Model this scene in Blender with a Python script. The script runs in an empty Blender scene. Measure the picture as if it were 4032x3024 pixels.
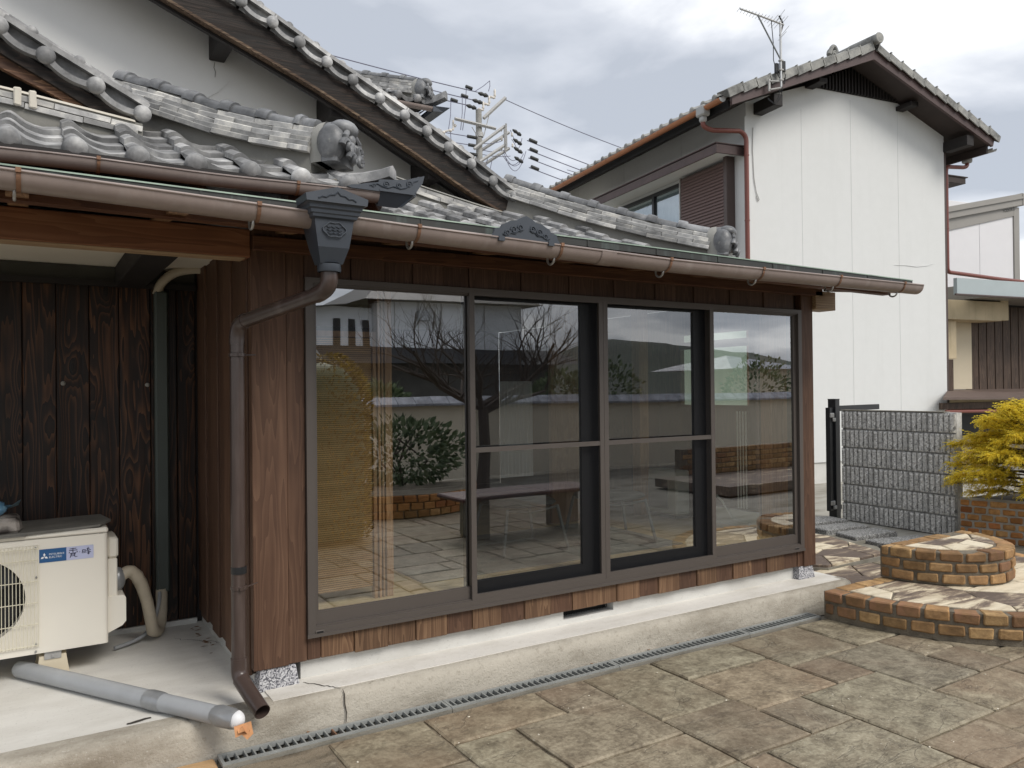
import bpy, math, random
import numpy as np
from mathutils import Vector, Matrix, noise as mnoise
random.seed(7)
sc = bpy.context.scene
COL = sc.collection
rad = math.radians

# ------------------------------------------------------------------ camera
cam = bpy.data.cameras.new("camera")
cam_o = bpy.data.objects.new("camera", cam); COL.objects.link(cam_o)
cam.sensor_width = 36.0
cam.lens = 36.0 * 3100.0 / 4032.0
cam.clip_start = 0.05; cam.clip_end = 3000
def cam_basis(yaw, pitch, roll):
    f = Vector((math.sin(yaw)*math.cos(pitch), math.cos(yaw)*math.cos(pitch), math.sin(pitch)))
    r = Vector((math.cos(yaw), -math.sin(yaw), 0)); u = r.cross(f)
    r2 = r*math.cos(roll)+u*math.sin(roll); u2 = u*math.cos(roll)-r*math.sin(roll)
    return r2, u2, f
_r, _u, _f = cam_basis(rad(31.71), rad(.40), rad(-.61))
cam_o.matrix_world = Matrix(((_r.x,_u.x,-_f.x,-1.109),(_r.y,_u.y,-_f.y,-3.644),(_r.z,_u.z,-_f.z,1.486),(0,0,0,1)))
sc.camera = cam_o

# ------------------------------------------------------------------ sky, sun, exposure
SUN_EL, SUN_AZ = rad(46), rad(158)      # azimuth clockwise from +Y
w = bpy.data.worlds.new("World"); sc.world = w; w.use_nodes = True
nt = w.node_tree; nt.nodes.clear()
def N(t, tree=None, **kw):
    n = (tree or nt).nodes.new(t)
    for k, v in kw.items(): setattr(n, k, v)
    return n
out = N('ShaderNodeOutputWorld'); bg = N('ShaderNodeBackground')
sky = N('ShaderNodeTexSky', sky_type='NISHITA', sun_disc=False, sun_elevation=SUN_EL, sun_rotation=SUN_AZ)
sky.air_density = 1.0; sky.dust_density = 1.5
tc = N('ShaderNodeTexCoord'); sep = N('ShaderNodeSeparateXYZ')
nt.links.new(tc.outputs['Generated'], sep.inputs[0])
zz = N('ShaderNodeMath', operation='MAXIMUM'); nt.links.new(sep.outputs['Z'], zz.inputs[0]); zz.inputs[1].default_value = 0.0
za = N('ShaderNodeMath', operation='ADD'); nt.links.new(zz.outputs[0], za.inputs[0]); za.inputs[1].default_value = .22
dv = N('ShaderNodeVectorMath', operation='DIVIDE'); nt.links.new(tc.outputs['Generated'], dv.inputs[0])
cmb = N('ShaderNodeCombineXYZ')
for i in range(3): nt.links.new(za.outputs[0], cmb.inputs[i])
nt.links.new(cmb.outputs[0], dv.inputs[1])
mp = N('ShaderNodeMapping'); mp.inputs['Location'].default_value = (3.45, 1.35, 0); mp.inputs['Scale'].default_value = (1, 1, .3)
nt.links.new(dv.outputs[0], mp.inputs[0])
n1 = N('ShaderNodeTexNoise'); n1.inputs['Scale'].default_value = 1.9; n1.inputs['Detail'].default_value = 7; n1.inputs['Roughness'].default_value = .5; n1.inputs['Distortion'].default_value = .25
n2 = N('ShaderNodeTexNoise'); n2.inputs['Scale'].default_value = .9; n2.inputs['Detail'].default_value = 3
nt.links.new(mp.outputs[0], n1.inputs['Vector']); nt.links.new(mp.outputs[0], n2.inputs['Vector'])
addn = N('ShaderNodeMath', operation='MULTIPLY_ADD'); nt.links.new(n2.outputs['Fac'], addn.inputs[0]); addn.inputs[1].default_value = .45
half = N('ShaderNodeMath', operation='MULTIPLY'); nt.links.new(n1.outputs['Fac'], half.inputs[0]); half.inputs[1].default_value = .8
nt.links.new(half.outputs[0], addn.inputs[2])
cr = N('ShaderNodeValToRGB')
cr.color_ramp.elements[0].position = .515; cr.color_ramp.elements[0].color = (3.6, 3.85, 4.3, 1)
cr.color_ramp.elements[1].position = .70; cr.color_ramp.elements[1].color = (8.0, 8.05, 8.15, 1)
e = cr.color_ramp.elements.new(.60); e.color = (4.9, 5.1, 5.5, 1)
nt.links.new(addn.outputs[0], cr.inputs[0])
mixc = N('ShaderNodeMixRGB'); mixc.inputs[0].default_value = .9
nt.links.new(sky.outputs[0], mixc.inputs[1]); nt.links.new(cr.outputs[0], mixc.inputs[2])
nt.links.new(mixc.outputs[0], bg.inputs[0]); bg.inputs[1].default_value = .1
nt.links.new(bg.outputs[0], out.inputs[0])
sl = bpy.data.lights.new("sun", 'SUN'); sl.energy = 1.5; sl.angle = rad(25); sl.color = (1, .95, .88)
so = bpy.data.objects.new("sun", sl); COL.objects.link(so)
sd = Vector((math.sin(SUN_AZ)*math.cos(SUN_EL), math.cos(SUN_AZ)*math.cos(SUN_EL), math.sin(SUN_EL)))
so.rotation_euler = sd.to_track_quat('Z', 'Y').to_euler(); so.location = sd*60
sc.view_settings.view_transform = 'Standard'; sc.view_settings.look = 'None'
sc.view_settings.exposure = 0.68; sc.view_settings.gamma = 1; sc.view_settings.use_curve_mapping = False
sc.cycles.max_bounces = 8; sc.cycles.transparent_max_bounces = 12; sc.cycles.use_denoising = True
sc.cycles.caustics_reflective = False; sc.cycles.caustics_refractive = False

# ------------------------------------------------------------------ mesh helpers
class MB:
    def __init__(s): s.v = []; s.f = []; s.m = []
    def add(s, vs, fs, m=0):
        b = len(s.v); s.v += [tuple(q) for q in vs]
        for q in fs: s.f.append(tuple(b+i for i in q)); s.m.append(m)
        return s
    def box(s, x0, x1, y0, y1, z0, z1, m=0):
        return s.add([(x0,y0,z0),(x1,y0,z0),(x1,y1,z0),(x0,y1,z0),(x0,y0,z1),(x1,y0,z1),(x1,y1,z1),(x0,y1,z1)],
                     [(0,3,2,1),(4,5,6,7),(0,1,5,4),(1,2,6,5),(2,3,7,6),(3,0,4,7)], m)
    def cbox(s, x0, x1, y0, y1, z0, z1, b=.004, j=0, m=0):          # chamfered box, 44 triangles
        X=(x0,x1); Y=(y0,y1); Z=(z0,z1); vs=[]; idx={}
        for i in (0,1):
            for jj in (0,1):
                for k in (0,1):
                    c=[X[i],Y[jj],Z[k]]; sg=(1-2*i,1-2*jj,1-2*k)
                    d=[(random.random()-.5)*2*j for _ in range(3)]
                    for a in range(3):
                        p=[c[q]+(sg[q]*b if q!=a else 0)+d[q] for q in range(3)]
                        idx[(i,jj,k,a)]=len(vs); vs.append(p)
        g=lambda i,jj,k,a: idx[(i,jj,k,a)]
        fs=[]
        for e in (0,1):
            fs.append((g(e,0,0,0),g(e,1,0,0),g(e,1,1,0),g(e,0,1,0)))
            fs.append((g(0,e,0,1),g(1,e,0,1),g(1,e,1,1),g(0,e,1,1)))
            fs.append((g(0,0,e,2),g(1,0,e,2),g(1,1,e,2),g(0,1,e,2)))
        for a in (0,1):
            for b2 in (0,1):
                fs.append((g(a,b2,0,0),g(a,b2,0,1),g(a,b2,1,1),g(a,b2,1,0)))
                fs.append((g(a,0,b2,0),g(a,0,b2,2),g(a,1,b2,2),g(a,1,b2,0)))
                fs.append((g(0,a,b2,1),g(0,a,b2,2),g(1,a,b2,2),g(1,a,b2,1)))
                for c in (0,1): fs.append((g(a,b2,c,0),g(a,b2,c,1),g(a,b2,c,2)))
        return s.add(vs, fs, m)
    def tube(s, pts, r, n=8, caps=True, m=0, flat=None):
        P=[Vector(p) for p in pts]; R=r if isinstance(r,(list,tuple)) else [r]*len(P)
        T=[]
        for i in range(len(P)):
            a=P[max(0,i-1)]; b=P[min(len(P)-1,i+1)]; T.append((b-a).normalized())
        up=Vector((0,0,1)) if abs(T[0].z)<.9 else Vector((0,1,0))
        x=(up-T[0]*up.dot(T[0])).normalized(); vs=[]
        for i,p in enumerate(P):
            x=(x-T[i]*x.dot(T[i])).normalized(); y=T[i].cross(x)
            for k in range(n):
                a=2*math.pi*k/n; vs.append(p+(x*math.cos(a)+y*math.sin(a))*R[i])
        fs=[]
        for i in range(len(P)-1):
            for k in range(n):
                fs.append((i*n+k,i*n+(k+1)%n,(i+1)*n+(k+1)%n,(i+1)*n+k))
        if caps: fs.append(tuple(range(n))[::-1]); fs.append(tuple((len(P)-1)*n+k for k in range(n)))
        return s.add(vs,fs,m)
    def sweep(s, pts, prof, side, up, m=0, closed=True):
        """extrude an open/closed 2-D profile [(side,up)...] along pts"""
        S=Vector(side); U=Vector(up); vs=[]; n=len(prof)
        for p in pts:
            for a,b in prof: vs.append(Vector(p)+S*a+U*b)
        fs=[]; kk=n if closed else n-1
        for i in range(len(pts)-1):
            for k in range(kk): fs.append((i*n+k,i*n+(k+1)%n,(i+1)*n+(k+1)%n,(i+1)*n+k))
        if closed: fs.append(tuple(range(n))[::-1]); fs.append(tuple((len(pts)-1)*n+k for k in range(n)))
        return s.add(vs,fs,m)
    def ball(s, c, r, nu=12, nv=8, sx=1, sy=1, sz=1, m=0, mat=None):
        vs=[]; c=Vector(c)
        for i in range(nv+1):
            t=math.pi*i/nv
            for k in range(nu):
                a=2*math.pi*k/nu; p=Vector((math.sin(t)*math.cos(a)*r*sx,math.sin(t)*math.sin(a)*r*sy,math.cos(t)*r*sz))
                vs.append(c+(mat@p if mat else p))
        fs=[]
        for i in range(nv):
            for k in range(nu): fs.append((i*nu+k,(i+1)*nu+k,(i+1)*nu+(k+1)%nu,i*nu+(k+1)%nu))
        return s.add(vs,fs,m)
    def prism(s, poly, o, a, b, d, m=0):
        """2-D polygon in axes a,b from origin o, extruded by vector d"""
        o=Vector(o);a=Vector(a);b=Vector(b);d=Vector(d);n=len(poly)
        vs=[o+a*p[0]+b*p[1] for p in poly]; vs+=[q+d for q in vs]
        fs=[tuple(range(n))[::-1],tuple(range(n,2*n))]+[(i,(i+1)%n,n+(i+1)%n,n+i) for i in range(n)]
        return s.add(vs,fs,m)
    def rev(s, prof, o, n=16, m=0, ax=None):
        """revolve [(r,z)] about axis through o"""
        o=Vector(o); vs=[]
        M3=Vector(ax).to_track_quat('Z','Y').to_matrix() if ax else None
        for r,z in prof:
            for k in range(n):
                a=2*math.pi*k/n; p=Vector((r*math.cos(a),r*math.sin(a),z)); vs.append(o+(M3@p if M3 else p))
        fs=[]
        for i in range(len(prof)-1):
            for k in range(n): fs.append((i*n+k,i*n+(k+1)%n,(i+1)*n+(k+1)%n,(i+1)*n+k))
        return s.add(vs,fs,m)
    def mesh(s, name, mats, smooth=None):
        me=bpy.data.meshes.new(name); me.from_pydata(s.v,[],s.f)
        for q in (mats if isinstance(mats,(list,tuple)) else [mats]): me.materials.append(q)
        if any(s.m): me.polygons.foreach_set('material_index', s.m)
        if smooth is not None:
            me.polygons.foreach_set('use_smooth',[True]*len(me.polygons))
            if smooth<179: me.set_sharp_from_angle(angle=rad(smooth))
        me.update(); return me
def obj(name, data, parent=None, mats=None, smooth=None, M=None, loc=None):
    if isinstance(data, MB): data=data.mesh(name, mats, smooth)
    o=bpy.data.objects.new(name, data); COL.objects.link(o)
    if parent: o.parent=parent
    if M is not None: o.matrix_local=M
    elif loc is not None: o.location=loc
    return o
def tag(o, label=None, cat=None, group=None, kind=None):
    if label: o['label']=label
    if cat: o['category']=cat
    if group: o['group']=group
    if kind: o['kind']=kind
    return o
def thing(name, label, cat, loc=(0,0,0), rotz=0, group=None):
    o=bpy.data.objects.new(name,None); COL.objects.link(o); o.empty_display_size=.2
    o.location=loc; o.rotation_euler=(0,0,rotz)
    return tag(o,label,cat,group)
def lerp(a,b,t): return a+(b-a)*t
def interp(L,x):
    if x<=L[0][0]:
        (x0,y0),(x1,y1)=L[0],L[1]
    elif x>=L[-1][0]:
        (x0,y0),(x1,y1)=L[-2],L[-1]
    else:
        for i in range(len(L)-1):
            if L[i][0]<=x<=L[i+1][0]: (x0,y0),(x1,y1)=L[i],L[i+1]; break
    return y0+(y1-y0)*(x-x0)/(x1-x0)
def frame(o,u,v,n):
    return Matrix(((u[0],v[0],n[0],o[0]),(u[1],v[1],n[1],o[1]),(u[2],v[2],n[2],o[2]),(0,0,0,1)))

# ------------------------------------------------------------------ material helpers
class MT:
    def __init__(s,name):
        s.m=bpy.data.materials.new(name); s.m.use_nodes=True; s.t=s.m.node_tree; s.t.nodes.clear()
        s.out=s.n('ShaderNodeOutputMaterial'); s.b=s.n('ShaderNodeBsdfPrincipled'); s.l(s.b.outputs[0],s.out.inputs[0])
        s.tc=s.n('ShaderNodeTexCoord'); s.oi=s.n('ShaderNodeObjectInfo')
        k=s.n('ShaderNodeVectorMath',operation='SCALE'); k.inputs[0].default_value=(37.1,53.7,71.3); s.l(s.oi.outputs['Random'],k.inputs['Scale'])
        a=s.n('ShaderNodeVectorMath',operation='ADD'); s.l(s.tc.outputs['Object'],a.inputs[0]); s.l(k.outputs[0],a.inputs[1])
        s.vr=a.outputs[0]; s.vo=s.tc.outputs['Object']
    def n(s,t,**kw):
        q=s.t.nodes.new(t)
        for k,v in kw.items(): setattr(q,k,v)
        return q
    def l(s,a,b): s.t.links.new(a,b)
    def map(s,vec,scale=(1,1,1),rot=(0,0,0)):
        q=s.n('ShaderNodeMapping'); q.inputs['Scale'].default_value=scale; q.inputs['Rotation'].default_value=rot; s.l(vec,q.inputs[0]); return q.outputs[0]
    def noise(s,vec,scale,detail=4,rough=.55,dist=0):
        q=s.n('ShaderNodeTexNoise'); q.inputs['Scale'].default_value=scale; q.inputs['Detail'].default_value=detail; q.inputs['Roughness'].default_value=rough; q.inputs['Distortion'].default_value=dist
        s.l(vec,q.inputs['Vector']); return q.outputs['Fac']
    def ramp(s,fac,stops,interp='LINEAR'):
        q=s.n('ShaderNodeValToRGB'); r=q.color_ramp; r.interpolation=interp
        while len(r.elements)<len(stops): r.elements.new(.5)
        for e,(p,c) in zip(r.elements,stops): e.position=p; e.color=(*c,1) if len(c)==3 else c
        s.l(fac,q.inputs[0]); return q.outputs[0]
    def mix(s,fac,a,b,mode='MIX'):
        q=s.n('ShaderNodeMixRGB',blend_type=mode)
        for i,x in enumerate((fac,a,b)):
            if isinstance(x,(int,float)): q.inputs[i].default_value=x if i==0 else (x,x,x,1)
            elif isinstance(x,tuple): q.inputs[i].default_value=(*x,1)
            else: s.l(x,q.inputs[i])
        return q.outputs[0]
    def math(s,op,a,b=None,c=None):
        q=s.n('ShaderNodeMath',operation=op)
        for i,x in enumerate((a,b,c)):
            if x is None: continue
            if isinstance(x,(int,float)): q.inputs[i].default_value=x
            else: s.l(x,q.inputs[i])
        return q.outputs[0]
    def rnd(s,lo,hi):
        q=s.n('ShaderNodeMapRange'); s.l(s.oi.outputs['Random'],q.inputs[0]); q.inputs[3].default_value=lo; q.inputs[4].default_value=hi; return q.outputs[0]
    def rnd2(s,lo,hi,k=7.31):
        f=s.math('FRACT',s.math('MULTIPLY',s.oi.outputs['Random'],k*13.7)); return s.math('MULTIPLY_ADD',f,hi-lo,lo)
    def bump(s,h,strength=.3,dist=.01,prev=None):
        q=s.n('ShaderNodeBump'); q.inputs['Strength'].default_value=strength; q.inputs['Distance'].default_value=dist; s.l(h,q.inputs['Height'])
        if prev: s.l(prev,q.inputs['Normal'])
        return q.outputs[0]
    def fin(s,col=None,rough=.6,nrm=None,metal=0,spec=.5):
        if isinstance(col,tuple): s.b.inputs['Base Color'].default_value=(*col,1)
        elif col is not None: s.l(col,s.b.inputs['Base Color'])
        if isinstance(rough,(int,float)): s.b.inputs['Roughness'].default_value=rough
        else: s.l(rough,s.b.inputs['Roughness'])
        if nrm: s.l(nrm,s.b.inputs['Normal'])
        s.b.inputs['Metallic'].default_value=metal
        s.b.inputs['Specular IOR Level'].default_value=spec
        return s.m
def hsv(t,col,val,sat=1.0):
    q=t.n('ShaderNodeHueSaturation'); t.l(col,q.inputs['Color'])
    if isinstance(val,(int,float)): q.inputs['Value'].default_value=val
    else: t.l(val,q.inputs['Value'])
    q.inputs['Saturation'].default_value=sat
    return q.outputs[0]
def simple(name,col,rough=.6,var=.12,scale=8,bump=.1,bs=60,metal=0,spec=.5,rv=0.0):
    t=MT(name); f=t.noise(t.vr,scale,5,.6)
    c=t.ramp(f,[(.25,tuple(x*(1-var) for x in col)),(.75,tuple(min(1,x*(1+var)) for x in col))])
    if rv: c=hsv(t,c,t.rnd(1-rv,1+rv))
    nrm=t.bump(t.noise(t.vr,bs,4),bump,.004) if bump else None
    return t.fin(c,rough,nrm,metal,spec)
def wood(name,dark,mid,light,axis=2,rough=.6,bump=.25,knots=0.0,vary=.25,grain=9.0,hl=.5):
    t=MT(name); sc3=[grain*3,grain*3,grain*3]; sc3[axis]=grain*.12
    v=t.map(t.vr,tuple(sc3)); 
    s2=[7,7,7]; s2[axis]=.5
    warp=t.noise(t.map(t.vr,tuple(s2)),1.0,3,.5)
    sv=[1,1,1]; sv[axis]=.05
    rings=t.n('ShaderNodeTexNoise'); rings.inputs['Scale'].default_value=1; rings.inputs['Detail'].default_value=0
    ph=t.math('MULTIPLY',warp,11*grain/9)
    if knots:
        kv=t.n('ShaderNodeTexVoronoi'); kv.inputs['Scale'].default_value=1.0
        s4=[5.5,5.5,5.5]; s4[axis]=2.1; t.l(t.map(t.vr,tuple(s4)),kv.inputs['Vector'])
        kd=kv.outputs['Distance']; kk=t.math('POWER',t.math('SUBTRACT',1.0,t.math('MINIMUM',t.math('MULTIPLY',kd,2.2),1.0)),2.0)
        ph=t.math('ADD',ph,t.math('MULTIPLY',kk,knots*6))
    band=t.math('POWER',t.math('FRACT',t.math('MULTIPLY',ph,1.9)),1.6)
    fine=t.noise(v,1.0,5,.65)
    big=t.noise(t.vr,2.3,3)
    f=t.math('ADD',t.math('MULTIPLY',band,hl),t.math('MULTIPLY',fine,1-hl*.55))
    f=t.math('ADD',f,t.math('MULTIPLY',t.math('SUBTRACT',big,.5),.5))
    c=t.ramp(f,[(.18,dark),(.55,mid),(1.05 if False else 1.0,light)])
    if knots: c=t.mix(t.math('MULTIPLY',t.math('GREATER_THAN',kk,.62),.8),c,tuple(x*.25 for x in dark))
    c=hsv(t,c,t.rnd(1-vary,1+vary))
    nrm=t.bump(f,bump,.003)
    return t.fin(c,rough,nrm,0,.35)
# ------------------------------------------------------------------ materials
M={}
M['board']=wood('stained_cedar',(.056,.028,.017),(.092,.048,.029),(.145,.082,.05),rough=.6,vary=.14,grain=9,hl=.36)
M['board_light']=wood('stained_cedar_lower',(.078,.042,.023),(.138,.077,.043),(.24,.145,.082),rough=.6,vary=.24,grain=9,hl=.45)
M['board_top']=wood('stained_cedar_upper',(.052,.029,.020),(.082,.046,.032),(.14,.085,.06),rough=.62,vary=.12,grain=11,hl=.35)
M['charred']=wood('charred_cedar',(.0025,.002,.002),(.018,.0085,.005),(.115,.05,.022),rough=.5,bump=.6,knots=.45,vary=.35,grain=7,hl=.5)
M['beam_warm']=wood('lintel_timber',(.13,.05,.024),(.23,.095,.045),(.34,.165,.085),axis=0,rough=.55,vary=.05,grain=7,hl=.35)
M['rafter']=wood('rafter_timber',(.10,.052,.027),(.22,.125,.065),(.36,.22,.12),axis=1,rough=.6,vary=.2,hl=.3)
M['purlin']=wood('purlin_timber',(.055,.022,.011),(.11,.046,.023),(.19,.09,.045),axis=0,rough=.6,vary=.15,hl=.35)
M['pale_wood']=wood('pale_timber',(.20,.13,.075),(.36,.25,.15),(.52,.39,.25),axis=0,rough=.6,vary=.1,hl=.4)
M['barge']=wood('weathered_bargeboard',(.006,.005,.004),(.014,.010,.008),(.04,.026,.019),axis=0,rough=.7,bump=.6,vary=.1,grain=12,hl=.55)
M['barge_edge']=wood('worn_board_edge',(.02,.013,.01),(.09,.055,.034),(.34,.25,.16),axis=0,rough=.75,bump=.6,vary=.1,grain=12,hl=.4)
M['dark_timber']=simple('dark_timber',(.012,.009,.008),.7,.3,6,.2,40)
M['deep_wood']=wood('house_inner_board',(.02,.01,.006),(.05,.024,.014),(.11,.055,.03),rough=.6)
# plaster
def plaster(name,col,stain=(.35,.33,.29),amt=.5,bs=90,bst=.25,streak=0):
    t=MT(name); a=t.noise(t.vo,.9,5,.6); b=t.noise(t.vo,7,4,.6)
    f=t.math('MULTIPLY',t.ramp(a,[(.45,(0,0,0)),(.75,(1,1,1))]),amt)
    c=t.mix(f,t.mix(b,tuple(x*.93 for x in col),col),stain)
    if streak: c=t.mix(t.math('MULTIPLY',t.ramp(t.noise(t.map(t.vo,(5,5,.35)),1,5,.65),[(.52,(0,0,0)),(.75,(1,1,1))]),streak),c,tuple(x*.78 for x in stain))
    return t.fin(c,.85,t.bump(t.noise(t.vo,bs,3,.6),bst,.004),0,.2)
M['plaster']=plaster('white_plaster',(.88,.87,.84),(.70,.68,.62),.45,30,.1)
M['plaster_in']=plaster('porch_ceiling_plaster',(.82,.77,.66),(.62,.55,.44),.45,25,.15)
M['stucco']=plaster('white_stucco',(.73,.74,.73),(.66,.67,.65),.4,120,.35,.13)
M['stucco_side']=M['stucco']
M['mortar_old']=plaster('weathered_mortar',(.33,.325,.30),(.17,.168,.155),.8,30,.6)
M['lime']=plaster('lime_mortar',(.62,.58,.50),(.40,.37,.32),.6,30,.5)
# tiles
def tilemat(name,col,light,rv=.25,rough=.36):
    t=MT(name); a=t.noise(t.vr,5,5,.65); b=t.noise(t.vr,30,3,.6); 
    c=t.ramp(a,[(.34,tuple(x*.5 for x in col)),(.50,col),(.66,light)])
    c=t.mix(t.math('MULTIPLY',t.ramp(b,[(.62,(0,0,0)),(.75,(1,1,1))]),.35),c,(.42,.40,.35))
    c=hsv(t,c,t.rnd(1-rv,1+rv))
    return t.fin(c,t.math('MULTIPLY_ADD',a,.3,rough-.05),t.bump(t.math('ADD',b,a),.3,.004),.04,.45)
M['tile']=tilemat('smoked_clay_tile',(.27,.27,.27),(.52,.515,.50),.30,.45)
M['tile_dark']=tilemat('smoked_clay_tile_dark',(.15,.154,.16),(.27,.275,.28),.15)
M['tile_far']=tilemat('concrete_roof_tile',(.27,.27,.255),(.38,.375,.345),.10,.7)
M['noshi']=tilemat('ridge_course_tile',(.34,.338,.33),(.62,.60,.55),.38,.5)
# metals, plastics
def metal_paint(name,col,rough=.4,streak=None,rv=0):
    t=MT(name); a=t.noise(t.map(t.vo,(6,6,1.2)),1,5,.6); b=t.noise(t.vo,25,4,.6)
    c=t.ramp(a,[(.3,tuple(x*.88 for x in col)),(.7,tuple(x*1.1 for x in col))])
    if streak: c=t.mix(t.math('MULTIPLY',t.ramp(t.noise(t.map(t.vo,(14,14,1.5)),1,4,.6),[(.55,(0,0,0)),(.75,(1,1,1))]),.6),c,streak)
    return t.fin(c,rough,t.bump(b,.04,.002),0,.5)
M['gutter']=metal_paint('brown_gutter',(.275,.222,.20),.42,(.36,.31,.285))
M['gutter_top']=M['gutter']
M['pipe_brown']=metal_paint('brown_downpipe',(.062,.043,.037),.28,(.13,.10,.09))
M['hopper']=metal_paint('blue_grey_hopper',(.045,.054,.068),.42)
M['copper']=metal_paint('weathered_copper',(.028,.029,.025),.45,(.12,.16,.145))
M['copper_edge']=simple('verdigris_edge',(.20,.27,.21),.5,.3,12,.1)
M['rust']=simple('rusty_strap',(.20,.105,.06),.75,.5,20,.3)
M['steel']=simple('galvanised_steel',(.42,.42,.41),.4,.2,15,.1,60,.7)
M['bronze']=simple('bronze_aluminium',(.098,.084,.075),.42,.03,6,.02,200,.15)
M['black_alu']=simple('black_aluminium',(.014,.015,.017),.4,.05,8,.03,200,.1)
M['black']=simple('black_void',(.006,.006,.006),.8,.05,8,0)
M['rubber']=simple('black_insulator',(.03,.032,.03),.55,.1,8,.05)
M['ac_body']=simple('beige_unit_paint',(.80,.76,.67),.42,.025,3,.03,150)
M['ac_grille']=simple('cream_grille_wire',(.74,.70,.56),.45,.05,5,.02)
M['pvc_grey']=simple('grey_pvc',(.36,.375,.39),.4,.08,9,.05,40)
M['tape']=simple('silver_tape',(.30,.31,.32),.3,.15,20,.3,50,.3)
M['white_paint']=simple('white_paint',(.75,.75,.76),.5,.03,5,.03)
M['torn']=simple('torn_orange_film',(.55,.27,.12),.7,.25,30,.3)
M['hose']=simple('cream_wrapped_hose',(.50,.44,.34),.6,.1,14,.35,30)
M['duct']=simple('dark_green_duct',(.055,.068,.060),.5,.08,5,.04)
M['blue_label']=simple('blue_label',(.02,.10,.26),.4,.02,5,0)
M['pale_label']=simple('pale_label',(.50,.53,.72),.4,.03,5,0)
M['ink']=simple('dark_ink',(.02,.02,.06),.5,.05,5,0)
M['white_print']=simple('white_print',(.8,.82,.85),.5,.02,5,0)
M['slate']=simple('slate_sheet',(.15,.145,.13),.75,.3,9,.3,40)
M['rock']=None
def rock(name,a,b,sc=12):
    t=MT(name); v=t.n('ShaderNodeTexVoronoi'); v.inputs['Scale'].default_value=sc; t.l(t.map(t.vr,(1,1,2.5),(.5,.4,0)),v.inputs['Vector'])
    f=t.math('MULTIPLY',v.outputs['Distance'],t.noise(t.vr,sc*1.5,5,.7)); c=t.ramp(f,[(.1,a),(.38,b)])
    return t.fin(c,.75,t.bump(f,.8,.01),0,.3)
M['rock']=rock('banded_rock',(.05,.042,.038),(.34,.31,.28))
M['plastic_bag']=None
t=MT('blue_plastic_bag'); t.b.inputs['Transmission Weight'].default_value=.35
M['plastic_bag']=t.fin(t.ramp(t.noise(t.vr,14,4,.7),[(.35,(.06,.22,.42)),(.6,(.30,.55,.75)),(.75,(.75,.82,.86))]),.15,t.bump(t.noise(t.vr,18,4,.7),.8,.01))
# stone, concrete
def concrete(name,col,dark,pit=.5,sc=1.0,bst=.5,speck=.0):
    t=MT(name); a=t.noise(t.map(t.vo,(1,2.5,2.5)),1.3*sc,6,.65); b=t.noise(t.vo,26*sc,5,.7); d=t.noise(t.vo,90*sc,3,.6)
    c=t.ramp(a,[(.32,dark),(.55,col),(.8,tuple(min(1,x*1.12) for x in col))])
    c=t.mix(t.math('MULTIPLY',t.ramp(b,[(.56,(0,0,0)),(.72,(1,1,1))]),pit),c,dark)
    c=t.mix(t.math('MULTIPLY',t.ramp(d,[(.62,(0,0,0)),(.7,(1,1,1))]),.25),c,tuple(x*.4 for x in dark))
    if speck: c=t.mix(t.math('MULTIPLY',t.ramp(d,[(.30,(1,1,1)),(.38,(0,0,0))]),speck),c,(.65,.63,.58))
    h=t.math('ADD',t.math('MULTIPLY',b,1.0),t.math('MULTIPLY',d,.5))
    return t.fin(c,.88,t.bump(h,bst,.008),0,.25)
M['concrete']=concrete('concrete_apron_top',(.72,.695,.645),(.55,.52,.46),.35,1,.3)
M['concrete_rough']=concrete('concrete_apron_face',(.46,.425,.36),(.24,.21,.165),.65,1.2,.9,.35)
M['concrete_floor']=concrete('porch_floor_concrete',(.73,.715,.67),(.60,.58,.53),.25,1,.2)
M['foundation']=concrete('foundation_render',(.62,.615,.585),(.53,.52,.485),.25,1,.15)
M['asphalt']=concrete('lane_concrete',(.34,.325,.285),(.22,.205,.17),.5,1.2,.3)
M['moss_concrete']=concrete('mossy_concrete',(.25,.235,.20),(.13,.12,.09),.5,1.5,.5)
def granite(name,a,b,c0,sc=160,bs=.3):
    t=MT(name); v=t.n('ShaderNodeTexVoronoi'); v.inputs['Scale'].default_value=sc; t.l(t.vr,v.inputs['Vector'])
    sp=t.n('ShaderNodeSeparateColor'); t.l(v.outputs['Color'],sp.inputs[0])
    c=t.ramp(sp.outputs[0],[(.0,a),(.35,b),(.75,c0)],'CONSTANT')
    c=t.mix(t.noise(t.vr,6,4,.6),c,tuple(x*.75 for x in b),'MIX') if False else c
    return t.fin(c,.7,t.bump(sp.outputs[1],bs,.004),0,.4)
M['granite']=granite('speckled_granite',(.10,.10,.115),(.34,.34,.36),(.56,.56,.57),190)
M['granite_dark']=granite('flamed_granite',(.12,.12,.117),(.22,.22,.215),(.36,.36,.35),110,.6)
M['splitface']=None
t=MT('split_face_block'); v=t.n('ShaderNodeTexVoronoi'); v.inputs['Scale'].default_value=75; t.l(t.vo,v.inputs['Vector'])
sp=t.n('ShaderNodeSeparateColor'); t.l(v.outputs['Color'],sp.inputs[0])
c=t.ramp(sp.outputs[0],[(.0,(.26,.26,.25)),(.10,(.46,.455,.435)),(.45,(.60,.592,.565)),(.85,(.78,.77,.74))],'CONSTANT')
c=t.mix(t.math('MULTIPLY',t.ramp(t.noise(t.vo,2.2,5,.65),[(.45,(0,0,0)),(.75,(1,1,1))]),.4),c,(.30,.30,.29))
M['splitface']=t.fin(c,.85,t.bump(sp.outputs[1],.6,.005),0,.3)
M['block_web']=simple('block_groove',(.52,.52,.51),.85,.3,20,.4)
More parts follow.
